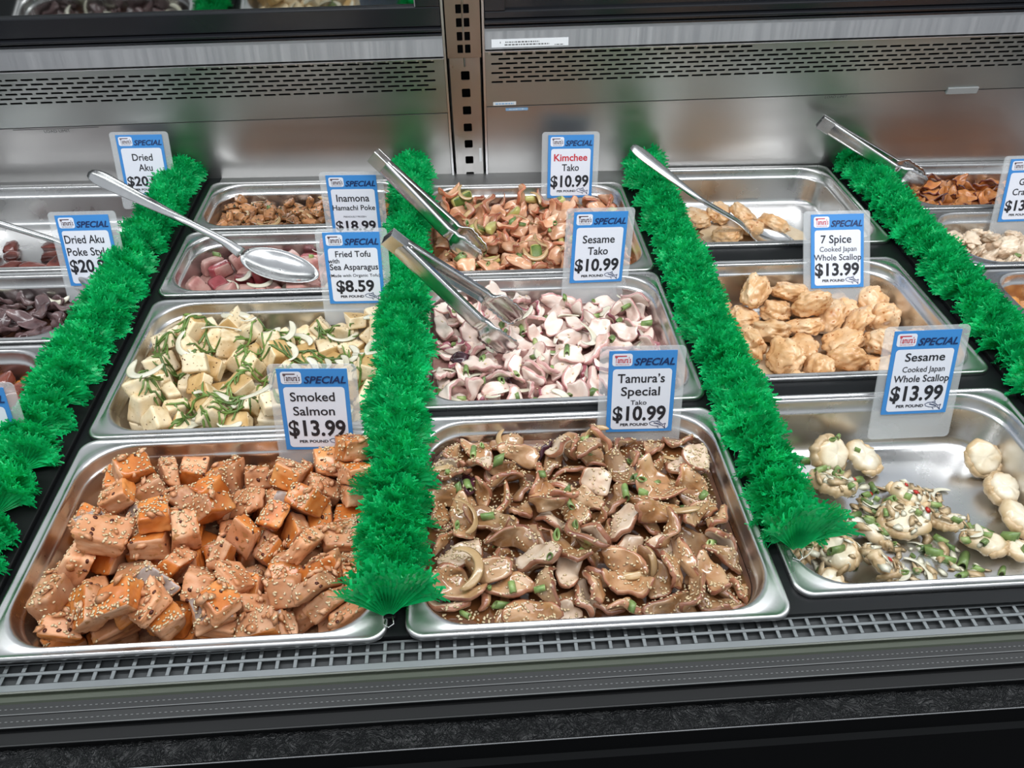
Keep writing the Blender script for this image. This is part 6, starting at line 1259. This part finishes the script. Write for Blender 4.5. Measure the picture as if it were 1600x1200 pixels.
    'akured': '21,3,181,506,-392,33,-35,141,-134;20,5,-1066,229,-331,90,-1,-7,-179;20,1,-605,236,-335,1,-3,200,9;20,3,1258,344,-314,56,55,-129,-131;21,3,611,-329,-392,54,-56,-133,128;21,0,786,449,-395,61,0,3,190;20,0,-203,316,-339,199,-2,-2,-22;21,3,-659,-201,-392,58,-59,-131,126;20,4,-330,-152,-338,1,-102,172,-1;21,1,152,-302,-388,33,35,-140,-135;20,1,1106,-442,-339,11,-2,-4,200;20,4,-1251,-385,-339,2,38,196,-5;20,1,129,285,-339,43,1,5,-195;21,2,646,227,-397,1,104,171,1;20,2,1237,156,-280,100,85,106,-107;21,1,330,-335,-389,3,96,-175,-6;21,0,815,-371,-360,49,-17,-2,-193;20,5,-583,-462,-330,56,7,6,192;21,1,-1383,91,-389,97,-94,-102,106;20,3,-1238,-198,-272,106,-67,96,122;20,5,-701,1,-249,60,166,41,85;20,1,-297,148,-239,107,55,39,-155;20,3,-513,-31,-339,120,1,6,-160;21,3,1151,-122,-389,199,-3,0,23;21,0,1327,-232,-387,80,-81,117,-116;20,1,-135,-432,-339,138,-4,-2,145;20,3,-83,533,-310,7,-1,-144,139;20,1,652,-44,-335,7,174,-99,-4;20,2,1098,-1,-300,5,-8,108,-168;21,0,242,-231,-335,198,-25,-13,-13;20,3,-1283,320,-290,104,-67,-12,157;20,3,-920,-469,-323,143,12,26,-137;21,0,475,52,-395,166,2,3,111;21,0,-463,348,-387,84,81,112,118;20,1,-1173,-9,-277,156,-103,-44,-55;20,1,786,226,-316,104,-102,93,-100;21,1,-805,484,-387,189,1,-1,66;20,0,110,-413,-294,62,-170,-84,11;20,5,-1306,79,-146,20,132,-139,55;20,0,760,-226,-275,11,56,-84,172;20,4,-949,-186,-338,195,-2,-8,43;20,2,-319,-462,-301,90,104,-114,-90;20,0,1258,-61,-185,91,-174,-34,13;20,5,311,439,-279,1,128,77,-133;21,3,1036,386,-392,104,-109,-95,90;20,5,-1149,468,-229,138,27,107,94;20,0,1166,-248,-285,22,-24,-87,-177;20,4,-356,442,-243,157,23,-105,-60;21,1,1112,397,-371,136,85,75,93;20,4,377,-526,-268,26,-38,-127,-148;21,1,898,-579,-389,2,200,5,0;21,0,-1053,-382,-283,57,126,-83,-118;21,1,1340,-336,-341,52,-155,-111,33;20,5,-818,317,-278,68,-92,27,162;20,3,-121,-217,-272,160,-87,46,69;20,4,-917,12,-236,23,-101,-51,163;20,1,959,506,-309,196,-6,-39,-13;20,0,-944,472,-273,91,133,105,54;20,2,-346,-20,-167,194,42,-3,-23;20,0,397,195,-329,7,197,10,35;21,2,1340,-50,-343,158,-10,9,122;21,3,-8,-577,-390,4,5,-140,-143;20,5,-536,-264,-201,79,104,-23,-150;20,4,606,374,-280,105,-105,100,-89;20,2,474,-387,-281,157,-121,28,13;20,4,-534,308,-159,145,-24,26,-133;21,0,-1315,-369,-222,112,-124,79,-76;20,2,992,231,-268,180,-23,-80,26;20,1,879,-461,-262,77,64,-56,-164;21,2,80,-77,-397,182,-1,0,-82;20,5,243,-46,-316,19,166,107,-26;21,3,-810,156,-204,51,192,16,-10;21,3,-929,-211,-220,0,-99,-172,22;20,3,-14,50,-297,176,-9,-2,-95;20,5,-740,-292,-211,101,-35,-121,118;20,1,-623,468,-303,0,136,140,42',
}
WHAT = {   # kind or (pan, kind) -> (look, category)
    's_orange': ('orange glazed chunk of smoked salmon', 'salmon'), 's_pink': ('pale pink chunk of smoked salmon', 'salmon'), 's_silver': ('silver-skinned chunk of smoked salmon', 'salmon'),
    'tofu': ('white cube of fried tofu', 'tofu'), 'tako_b': ('glazed brown slice of octopus', 'octopus'), 'tako_w': ('broad tan slice of octopus', 'octopus'), 'tako_d': ('dark purple sliver of octopus', 'octopus'),
    'tako_p': ('pale pink slice of octopus', 'octopus'), 'tako_q': ('purple-rimmed slice of octopus', 'octopus'), 'kim': ('orange slice of kimchee octopus', 'octopus'), 'cuke': ('yellow-green piece of cucumber', 'cucumber'),
    'spice': ('lump of scallop in creamy orange sauce', 'scallop'), 'bscal': ('round scallop in pale orange sauce', 'scallop'), 'ham': ('pink cube of raw fish', 'fish'), 'ham_r': ('red-sided cube of raw fish', 'fish'),
    'inam': ('small brown cube of chopped fish', 'fish'), 'craw': ('thin orange piece of shellfish', 'shellfish'), 'crab': ('creamy pale lump of seafood', 'seafood'), 'roe': ('bright orange lump of seafood', 'seafood'),
    'aku': ('dark red dried fish', 'fish'), 'aku_d': ('dark purple slice of dried fish', 'fish'), 'aku_r': ('glossy red cube of fish', 'fish'), 'carrot': ('orange strip of carrot', 'carrot'),
    'onion': ('pale curved slice of onion', 'onion'), 'onion_b': ('brown-tinted curved slice of onion', 'onion'), 'scal': ('small cut piece of green onion', 'green onion'),
}
PANNAME = {'salmon': 'smoked salmon pan', 'tofu': 'fried tofu pan', 'hamachi': 'pink fish poke pan', 'inamona': 'brown chopped poke pan', 'tamura': 'brown octopus pan', 'sestako': 'pale octopus pan',
           'kimchee': 'kimchee octopus pan', 'scallop': 'whole scallop pan', 'spice': 'creamy scallop pan', 'backscallop': 'nearly empty scallop pan', 'craw': 'orange shellfish pan', 'crab': 'creamy seafood pan',
           'roe': 'orange sauce pan', 'aku': 'empty-looking dried fish pan', 'akupoke': 'purple dried fish pan', 'akured': 'red glazed fish pan'}
def region(key, x, y):
    cx, cy = pan_centre(key)
    W, Dp = PANS[key][2], PANS[key][3]
    u, v = (x - cx) / W, (y - cy) / Dp
    a = '' if abs(u) < 0.16 else ('left' if u < 0 else 'right')
    b = '' if abs(v) < 0.16 else ('front' if v < 0 else 'back')
    if a and b: return '%s %s in' % (b, a)
    if a: return 'at the %s side of' % a
    if b: return 'along the %s of' % b
    return 'in the middle of'
PILE_MESH = {k: [] for k in PANS}    # world-space triangles for resting things on the pile
def describe(o, key, kd):
    look, cat = WHAT[kd]
    p = o.location
    tag(o, '%s, %s the %s' % (look, region(key, p.x, p.y), PANNAME[key]), cat, '%s pieces in the %s' % (look.split(' of ')[-1] if ' of ' in look else cat, PANNAME[key]))
def place(key, kd, vi, loc, quat, scale=1.0):
    name, ms = KIND[kd]
    o = bpy.data.objects.new(name, ms[vi])
    COL.objects.link(o)
    o.location = loc
    o.rotation_mode = 'QUATERNION'
    o.rotation_quaternion = quat
    if scale != 1.0: o.scale = (scale,) * 3
    describe(o, key, kd)
    PILE_MESH[key].append((ms[vi], Matrix.LocRotScale(Vector(loc), quat, Vector((scale,) * 3))))
    return o
LIFT = {'kimchee': 0.010, 'sestako': 0.012}
BED_LOOK = {'salmon': ('salmon_bed', 'crumbs_and_seeds', 'brown crumbs and seeds under the smoked salmon chunks'), 'tofu': ('pale_bed', 'dressing', 'pale dressing under the fried tofu'),
            'hamachi': ('pink_bed', 'dressing', 'pink dressing under the raw fish cubes'), 'inamona': ('dark_bed', 'dressing', 'dark dressing under the brown chopped poke'), 'tamura': ('soy', 'soy_marinade', 'dark brown soy marinade around the octopus slices'),
            'sestako': ('pink_bed', 'dressing', 'pinkish dressing under the pale octopus slices'), 'kimchee': ('kim_bed', 'kimchee_dressing', 'orange kimchee dressing under the octopus and cucumber'), 'craw': ('kim_bed', 'dressing', 'dark orange dressing under the shellfish pieces'),
            'crab': ('cream_sauce', 'cream_dressing', 'cream dressing under the pale seafood lumps'), 'roe': ('orange_sauce', 'orange_sauce', 'orange sauce in the pan hidden by parsley'), 'akupoke': ('dark_bed', 'dressing', 'dark dressing under the purple dried fish'),
            'akured': ('dark_bed', 'glaze', 'dark glaze under the red fish cubes')}
def add_bed(key, z, mat, name, label):
    cx, cy = pan_centre(key)
    hx, hy = pan_inner(key, z)
    n = 8
    vs, fs = [(cx, cy, z)], []
    loops = [rrect(2 * hx * f - .0008, 2 * hy * f - .0008, .042 * f, 0, n) for f in (0.3, 0.6, 0.85, 1.0)]
    m = len(loops[0])
    rnd = Vector((len(key) * 3.1, 0, 0))
    for i, l in enumerate(loops):
        for x, y, _ in l:
            vs.append((cx + x, cy + y, z + (0.0 if i == 3 or mat == 'soy' else 0.003 * noise.noise(Vector((x * 40, y * 40, 0)) + rnd))))
    for k in range(m): fs.append((0, 1 + k, 1 + (k + 1) % m))
    for i in range(3):
        for k in range(m): fs.append((1 + i * m + k, 1 + (i + 1) * m + k, 1 + (i + 1) * m + (k + 1) % m, 1 + i * m + (k + 1) % m))
    o = link(name, mesh_from(name, vs, fs), M[mat])
    tag(o, label, 'sauce', None, 'stuff')
    PILE_MESH[key].append((o.data, Matrix()))
for key, (mat, name, lab) in BED_LOOK.items():
    z = BED[key] + LIFT.get(key, 0) + (0.013 if key == 'tamura' else 0.002)
    add_bed(key, z, mat, name, lab)
for key, s in BAKE.items():
    cx, cy = pan_centre(key)
    for it in s.split(';'):
        k, vi, x, y, z, a, b, c, d = (int(t) for t in it.split(','))
        place(key, KEYS[k], vi, (cx + x * 1e-4, cy + y * 1e-4, z * 1e-4 + LIFT.get(key, 0)), Quaternion((a, b, c, d)).normalized())

# whole scallops of the front pan: muscle and mantle
SC = [disc_scallop(R_.uniform(.0180, .0210), R_.uniform(.0125, .0155), 700 + i) for i in range(6)]
SCM = []
for (mv, mf, _), (av, af, _) in SC:
    a = mesh_from('muscle', mv, mf); a.materials.append(M['scallop_white'])
    b = mesh_from('mantle', av, af); b.materials.append(M['scallop_mantle'])
    SCM.append((a, b))
def scallop(key, i, x, y, z, rx, ry, rz, s, label):
    s *= .9
    o = empty('scallop', (x, y, z))
    o.rotation_euler = (rx, ry, rz); o.scale = (s, s, s)
    rm = o.rotation_euler.to_matrix()
    low = min((rm @ (v.co * s)).z for me in SCM[i % len(SCM)] for v in me.vertices)
    z = max(z, -PANS[key][4] + 0.0006 - low); o.location.z = z
    tag(o, label, 'scallop', 'whole scallops in the front scallop pan')
    for me, nm in zip(SCM[i % len(SCM)], ('muscle', 'mantle')):
        c = bpy.data.objects.new(nm, me); COL.objects.link(c); c.parent = o
        PILE_MESH[key].append((me, Matrix.LocRotScale(Vector((x, y, z)), o.rotation_euler.to_quaternion(), Vector((s, s, s)))))
SCALLOPS = [
    (0.2952, 0.2268, -0.050, 0.9, .2, .3, 1.15, 'scallop standing on edge with brown frilly rim, back left of the scallop pan'),
    (0.3332, 0.2267, -0.052, .35, -.1, 1.2, 1.15, 'white scallop with green onion against the back left of the scallop pan'),
    (0.2839, 0.1859, -0.046, .35, .15, 2.2, 1.2, 'large white scallop topped with green onion near the parsley divider'),
    (0.3587, 0.1705, -0.054, .2, -.2, 3.0, 1.0, 'scallop half buried in onion in the middle of the scallop pan'),
    (0.3411, 0.1380, -0.053, .12, .1, 4.1, 1.2, 'flat round scallop topped with one green onion piece, mid pan'),
    (0.2525, 0.0976, -0.052, .5, -.2, 5.0, 1.1, 'plump white scallop at the front left of the scallop pan'),
    (0.2877, 0.0808, -0.053, .3, .9, .6, 1.05, 'scallop tipped over with its brown side up, front of the scallop pan'),
    (0.2945, 0.1198, -0.050, .6, .5, 1.6, 1.05, 'brown-frilled scallop lying across others near the front of the scallop pan'),
    (0.3861, 0.1353, -0.056, .3, .3, 2.5, .85, 'small scallop beside the bare floor of the scallop pan'),
    (0.4085, 0.1057, -0.055, .15, -.1, 3.4, 1.0, 'single scallop with two green onion pieces, away from the heap'),
    (0.4642, 0.2143, -0.050, .7, -.25, .2, 1.05, 'topmost scallop of the row at the right wall of the scallop pan'),
    (0.4660, 0.1725, -0.053, .2, -.2, 1.0, 1.05, 'smooth white scallop second in the row at the right wall'),
    (0.4564, 0.1311, -0.055, .3, -.3, 2.0, 1.1, 'scallop third in the row at the right wall'),
    (0.4402, 0.0949, -0.056, .1, -.1, 2.9, .8, 'small flat scallop nearest the front in the row at the right wall'),
    (0.2192, 0.1106, -0.052, .3, .3, 3.8, .9, 'scallop beside the parsley clip at the front left of the scallop pan'),
    (0.2359, 0.0705, -0.056, .2, .1, 4.6, .7, 'small scallop scrap at the front edge of the scallop pan'),
]
for i, (x, y, z, rx, ry, rz, s, lab) in enumerate(SCALLOPS):
    scallop('scallop', i, x, y, z, rx, ry, rz, s, lab)
PILE_MESH['scallop'].append((PAN_OBJ['scallop'].data, Matrix.Translation(PAN_OBJ['scallop'].location)))
for i, (x, y) in enumerate([(0.2866, .7850), (0.3268, .7935), (0.3640, .7810), (0.4018, .7408), (0.3640, .7340), (0.3205, .7190)]):
    q = Quaternion(Vector((.3, .2, 1)).normalized(), i * 1.1)
    low = min((q @ v.co).z for v in KIND['bscal'][1][i % 3].vertices)
    place('backscallop', 'bscal', i % 3, (x, y, -.0612 - low), q)
PILE_MESH['backscallop'].append((PAN_OBJ['backscallop'].data, Matrix.Translation(PAN_OBJ['backscallop'].location)))
PILE_MESH['aku'].append((PAN_OBJ['aku'].data, Matrix.Translation(PAN_OBJ['aku'].location)))

# ------------------------------------------------------------------ things resting on the heaps
BVH = {}
def bvh(key):
    if key not in BVH:
        V, F, b = [], [], 0
        for me, mw in PILE_MESH[key]:
            n = len(me.vertices)
            co = np.empty(n * 3, dtype=np.float32); me.vertices.foreach_get('co', co)
            A = np.array(mw)
            V.append(co.reshape(n, 3) @ A[:3, :3].T + A[:3, 3])
            F += [tuple(i + b for i in p.vertices) for p in me.polygons]
            b += n
        BVH[key] = BVHTree.FromPolygons([tuple(v) for v in np.concatenate(V)], F)
    return BVH[key]
def drop(key, x, y):
    loc, nor, _, _ = bvh(key).ray_cast(Vector((x, y, 0.12)), Vector((0, 0, -1)))
    if loc is None: return None, None
    if nor.z < 0: nor = -nor
    return loc, nor
def rest(key, kd, n, seed, where=None, lift=0.001, tilt=0.6, smin=.85, smax=1.15):
    rnd = random.Random(seed)
    cx, cy = pan_centre(key)
    hx, hy = pan_inner(key, -.03)
    got, tries = 0, 0
    spots = []
    while got < n and tries < n * 40:
        tries += 1
        u, v = rnd.uniform(-.93, .93), rnd.uniform(-.93, .93)
        if where and not where(u, v): continue
        if abs(u) > .8 and abs(v) > .8: continue
        x, y = cx + u * hx, cy + v * hy
        if any((x - a) ** 2 + (y - b) ** 2 < (0.010 if kd == 'scal' else 0.016) ** 2 for a, b in spots) and tries < n * 25: continue
        loc, nor = drop(key, x, y)
        if loc is None or nor.z < 0.35: continue
        nn = (nor * tilt + Vector((0, 0, 1 - tilt))).normalized()
        q = nn.to_track_quat('Z', 'Y') @ Quaternion((0, 0, 1), rnd.uniform(0, 6.28))
        place2(key, kd, rnd.randrange(len(KIND[kd][1])), loc + nn * lift, q, rnd.uniform(smin, smax))
        spots.append((x, y)); got += 1
def place2(key, kd, vi, loc, q, s):
    name, ms = KIND[kd]
    o = bpy.data.objects.new(name, ms[vi]); COL.objects.link(o)
    o.location = loc; o.rotation_mode = 'QUATERNION'; o.rotation_quaternion = q; o.scale = (s, s, s)
    describe(o, key, kd)
heap = lambda u, v: (u < .45 and v < .35) or (u + .3) ** 2 + v ** 2 < .3
rest('tofu', 'onion', 42, 1, None, .0025, .5, .9, 1.2)
rest('sestako', 'onion', 22, 2, None, .0025, .5)
rest('tamura', 'onion_b', 14, 3, None, .002, .6)
rest('kimchee', 'onion_b', 20, 4, None, .002, .6)
rest('hamachi', 'onion', 20, 5, None, .002, .6, .8, 1.0)
rest('inamona', 'onion_b', 22, 6, None, .002, .6, .8, 1.0)
rest('akupoke', 'onion', 18, 7, None, .002, .6, .8, 1.1)
rest('scallop', 'onion', 22, 8, heap, .002, .7, .7, 1.0)
rest('tamura', 'scal', 38, 9, None, .0012, .9, .9, 1.4)
rest('sestako', 'scal', 40, 10, None, .0012, .9, .9, 1.4)
rest('kimchee', 'scal', 26, 11, None, .0012, .9, .9, 1.4)
rest('hamachi', 'scal', 14, 12, None, .0012, .9)
rest('inamona', 'scal', 8, 13, None, .0012, .9)
rest('scallop', 'scal', 80, 14, lambda u, v: heap(u, v) or (u < .75 and v < -.1), .0014, .9, .9, 1.5)
rest('scallop', 'scal', 16, 24, lambda u, v: u < 0 and v > .3, .0014, .9, .9, 1.5)
rest('crab', 'scal', 5, 15, None, .001, .9)
rest('akupoke', 'scal', 5, 16, None, .001, .9)

# sprigs of sea asparagus draped over the tofu
rnd = random.Random(77)
cx, cy = pan_centre('tofu'); hx, hy = pan_inner('tofu', -.03)
def draped(key, x, y, a, L, bends, r, mb, n=10, lift=.0016):
    pts = []
    for i in range(n + 1):
        loc, nor = drop(key, x, y)
        if loc is None: break
        pts.append(loc + Vector((0, 0, lift)))
        a += bends + rnd.gauss(0, .10)
        x += math.cos(a) * L / n; y += math.sin(a) * L / n
        if abs(x - cx) > hx * .96 or abs(y - cy) > hy * .96: break
    if len(pts) < 4: return None
    for _ in range(2):
        zz = [p.z for p in pts]
        for i in range(len(pts)): pts[i].z = max(zz[i], (zz[max(0, i - 1)] + zz[min(len(zz) - 1, i + 1)]) / 2)
    m = len(pts)
    mb.tube(pts, [r * (1 if i < m - 1 else .4) for i in range(m)], 6)
    return pts
for i in range(34):
    mb = MB()
    x, y = cx + rnd.uniform(-.8, .8) * hx, cy + rnd.uniform(-.85, .85) * hy
    a = rnd.uniform(0, 6.28)
    main = draped('tofu', x, y, a, rnd.uniform(.035, .06), rnd.gauss(0, .08), .0015, mb)
    if not main: continue
    for j in range(1, len(main) - 1):
        if rnd.random() < .85:
            d = main[j + 1] - main[j]
            b = math.atan2(d.y, d.x) + rnd.choice((-1, 1)) * rnd.uniform(.5, .9)
            draped('tofu', main[j].x, main[j].y, b, rnd.uniform(.010, .020), 0, .0012, mb, 4)
    o0 = main[0].copy()
    mb.v = [(v[0] - o0.x, v[1] - o0.y, v[2] - o0.z) for v in mb.v]
    o = mb.build('sea_asparagus_sprig', M['asparagus'], None, True); o.location = o0
    tag(o, 'thin branching green sprig of sea asparagus, %s the fried tofu pan' % region('tofu', o0.x, o0.y), 'sea asparagus', 'sea asparagus sprigs in the fried tofu pan')

# uncountable scatter: seeds and flakes
OCT = [(1, 0, 0), (-1, 0, 0), (0, 1, 0), (0, -1, 0), (0, 0, 1), (0, 0, -1), (.7, .7, 0), (-.7, .7, 0), (-.7, -.7, 0), (.7, -.7, 0)]
def seeds(key, n, seed, mat, name, label, size=(.0016, .0010, .0006), dens=None, cat='seeds', rough=False):
    rnd = random.Random(seed)
    cx, cy = pan_centre(key); hx, hy = pan_inner(key, -.03)
    V, F, b = [], [], 0
    fs = [(0, 6, 4), (6, 2, 4), (2, 7, 4), (7, 1, 4), (1, 8, 4), (8, 3, 4), (3, 9, 4), (9, 0, 4), (6, 0, 5), (2, 6, 5), (7, 2, 5), (1, 7, 5), (8, 1, 5), (3, 8, 5), (9, 3, 5), (0, 9, 5)]
    got = tries = 0
    while got < n and tries < n * 8:
        tries += 1
        u, v = rnd.uniform(-.965, .965), rnd.uniform(-.965, .965)
        pn = 0.5 + 0.9 * noise.noise(Vector((u * 5 + seed, v * 5, 0)))
        if dens: pn += dens(u, v)
        if rnd.random() > pn: continue
        ex, ey = abs(u) * hx - (hx - .040), abs(v) * hy - (hy - .040)
        if ex > 0 and ey > 0 and ex * ex + ey * ey > .036 ** 2: continue
        loc, nor = drop(key, cx + u * hx, cy + v * hy)
        if loc is None: continue
        q = nor.to_track_quat('Z', 'Y') @ Quaternion((0, 0, 1), rnd.uniform(0, 6.28))
        s = rnd.uniform(.8, 1.2)
        if rough:
            q = q @ Quaternion((rnd.uniform(-1, 1), rnd.uniform(-1, 1), 0), rnd.uniform(0, 0.5)); s = rnd.uniform(.4, 1.5)
        for p in OCT:
            k = rnd.uniform(.65, 1.25) if rough else 1.0
            w = q @ Vector((p[0] * size[0] * s * k, p[1] * size[1] * s * k, p[2] * size[2] * s))
            V.append(tuple(loc + nor * size[2] * 1.05 + w))
        F += [tuple(i + b for i in f) for f in fs]; b += len(OCT); got += 1
    o = link(name, mesh_from(name, V, F), M[mat])
    tag(o, label, cat, None, 'stuff')
    PILE_MESH[key].append((o.data, Matrix())); BVH.pop(key, None)
seeds('salmon', 260, 16, 'salmon_flesh', 'salmon_flakes', 'small crumbled flakes of salmon between the chunks', (.0050, .0030, .0018), None, 'flakes', True)
seeds('salmon', 3000, 1, 'seed', 'sesame_seeds', 'sesame seeds sprinkled over the smoked salmon')
seeds('salmon', 120, 2, 'pepper_dark', 'chili_flakes', 'dark chili flakes on the smoked salmon', (.0020, .0014, .0004), None, 'flakes')
seeds('tamura', 2600, 3, 'seed', 'sesame_seeds', 'sesame seeds over the brown octopus slices and marinade', (.0016, .0010, .0006), lambda u, v: .9 * max(0, abs(u) - .75) * 4 + (.8 if u > .3 and v < -.75 else 0))
seeds('tofu', 350, 4, 'pepper_dark', 'dark_flakes', 'dark flakes sprinkled over the fried tofu', (.0010, .0006, .0004), None, 'flakes')
seeds('sestako', 160, 5, 'seed', 'sesame_seeds', 'sesame seeds over the pale octopus slices')
seeds('scallop', 240, 26, 'onion', 'onion_shreds', 'pale onion shreds around the whole scallops', (.0060, .0035, .0010), lambda u, v: .3 if heap(u, v) else -2, 'shreds', True)
seeds('scallop', 280, 6, 'scallop_mantle', 'scallop_shreds', 'beige shreds around the whole scallops', (.0075, .0035, .0012), lambda u, v: .3 if heap(u, v) else -2, 'shreds', True)
seeds('scallop', 12, 7, 'chili', 'red_pepper_bits', 'tiny red pepper bits among the whole scallops', (.0035, .0025, .0014), lambda u, v: .5 if heap(u, v) else -2, 'flakes')
seeds('hamachi', 90, 8, 'pepper_dark', 'dark_flakes', 'dark flakes on the pink fish cubes', (.0012, .0008, .0004), None, 'flakes')
seeds('inamona', 260, 9, 'pepper_dark', 'dark_flakes', 'dark flakes on the brown chopped poke', (.0014, .0009, .0005), None, 'flakes')

# thin sauce left on the bare floor of two pans
def puddle(key, x, y, rx, ry, z, mat, name, label, seed):
    n, vs, fs = 40, [(x, y, z + .0010)], []
    for fr, dz in ((.5, .0010), (.9, .0006), (1.0, 0.0)):
        for k in range(n):
            a = 2 * PI * k / n
            w = 1 + .22 * noise.noise(Vector((math.cos(a) * 1.6 + seed, math.sin(a) * 1.6, 0))) + .10 * noise.noise(Vector((math.cos(a) * 4, math.sin(a) * 4, seed)))
            vs.append((x + rx * fr * w * math.cos(a), y + ry * fr * w * math.sin(a), z + dz))
    for k in range(n):
        fs.append((0, 1 + k, 1 + (k + 1) % n))
        for i in range(2): fs.append((1 + i * n + k, 1 + (i + 1) * n + k, 1 + (i + 1) * n + (k + 1) % n, 1 + i * n + (k + 1) % n))
    o = link(name, mesh_from(name, vs, fs), M[mat])
    tag(o, label, 'sauce', None, 'stuff')
puddle('backscallop', .372, .742, .095, .062, -.0619, 'cream_sauce', 'sauce_puddle', 'thin cream sauce on the floor of the nearly empty scallop pan', 3)
puddle('spice', .300, .400, .085, .060, -.0659, 'cream_sauce', 'sauce_puddle', 'thin cream sauce under the creamy orange scallops', 5)
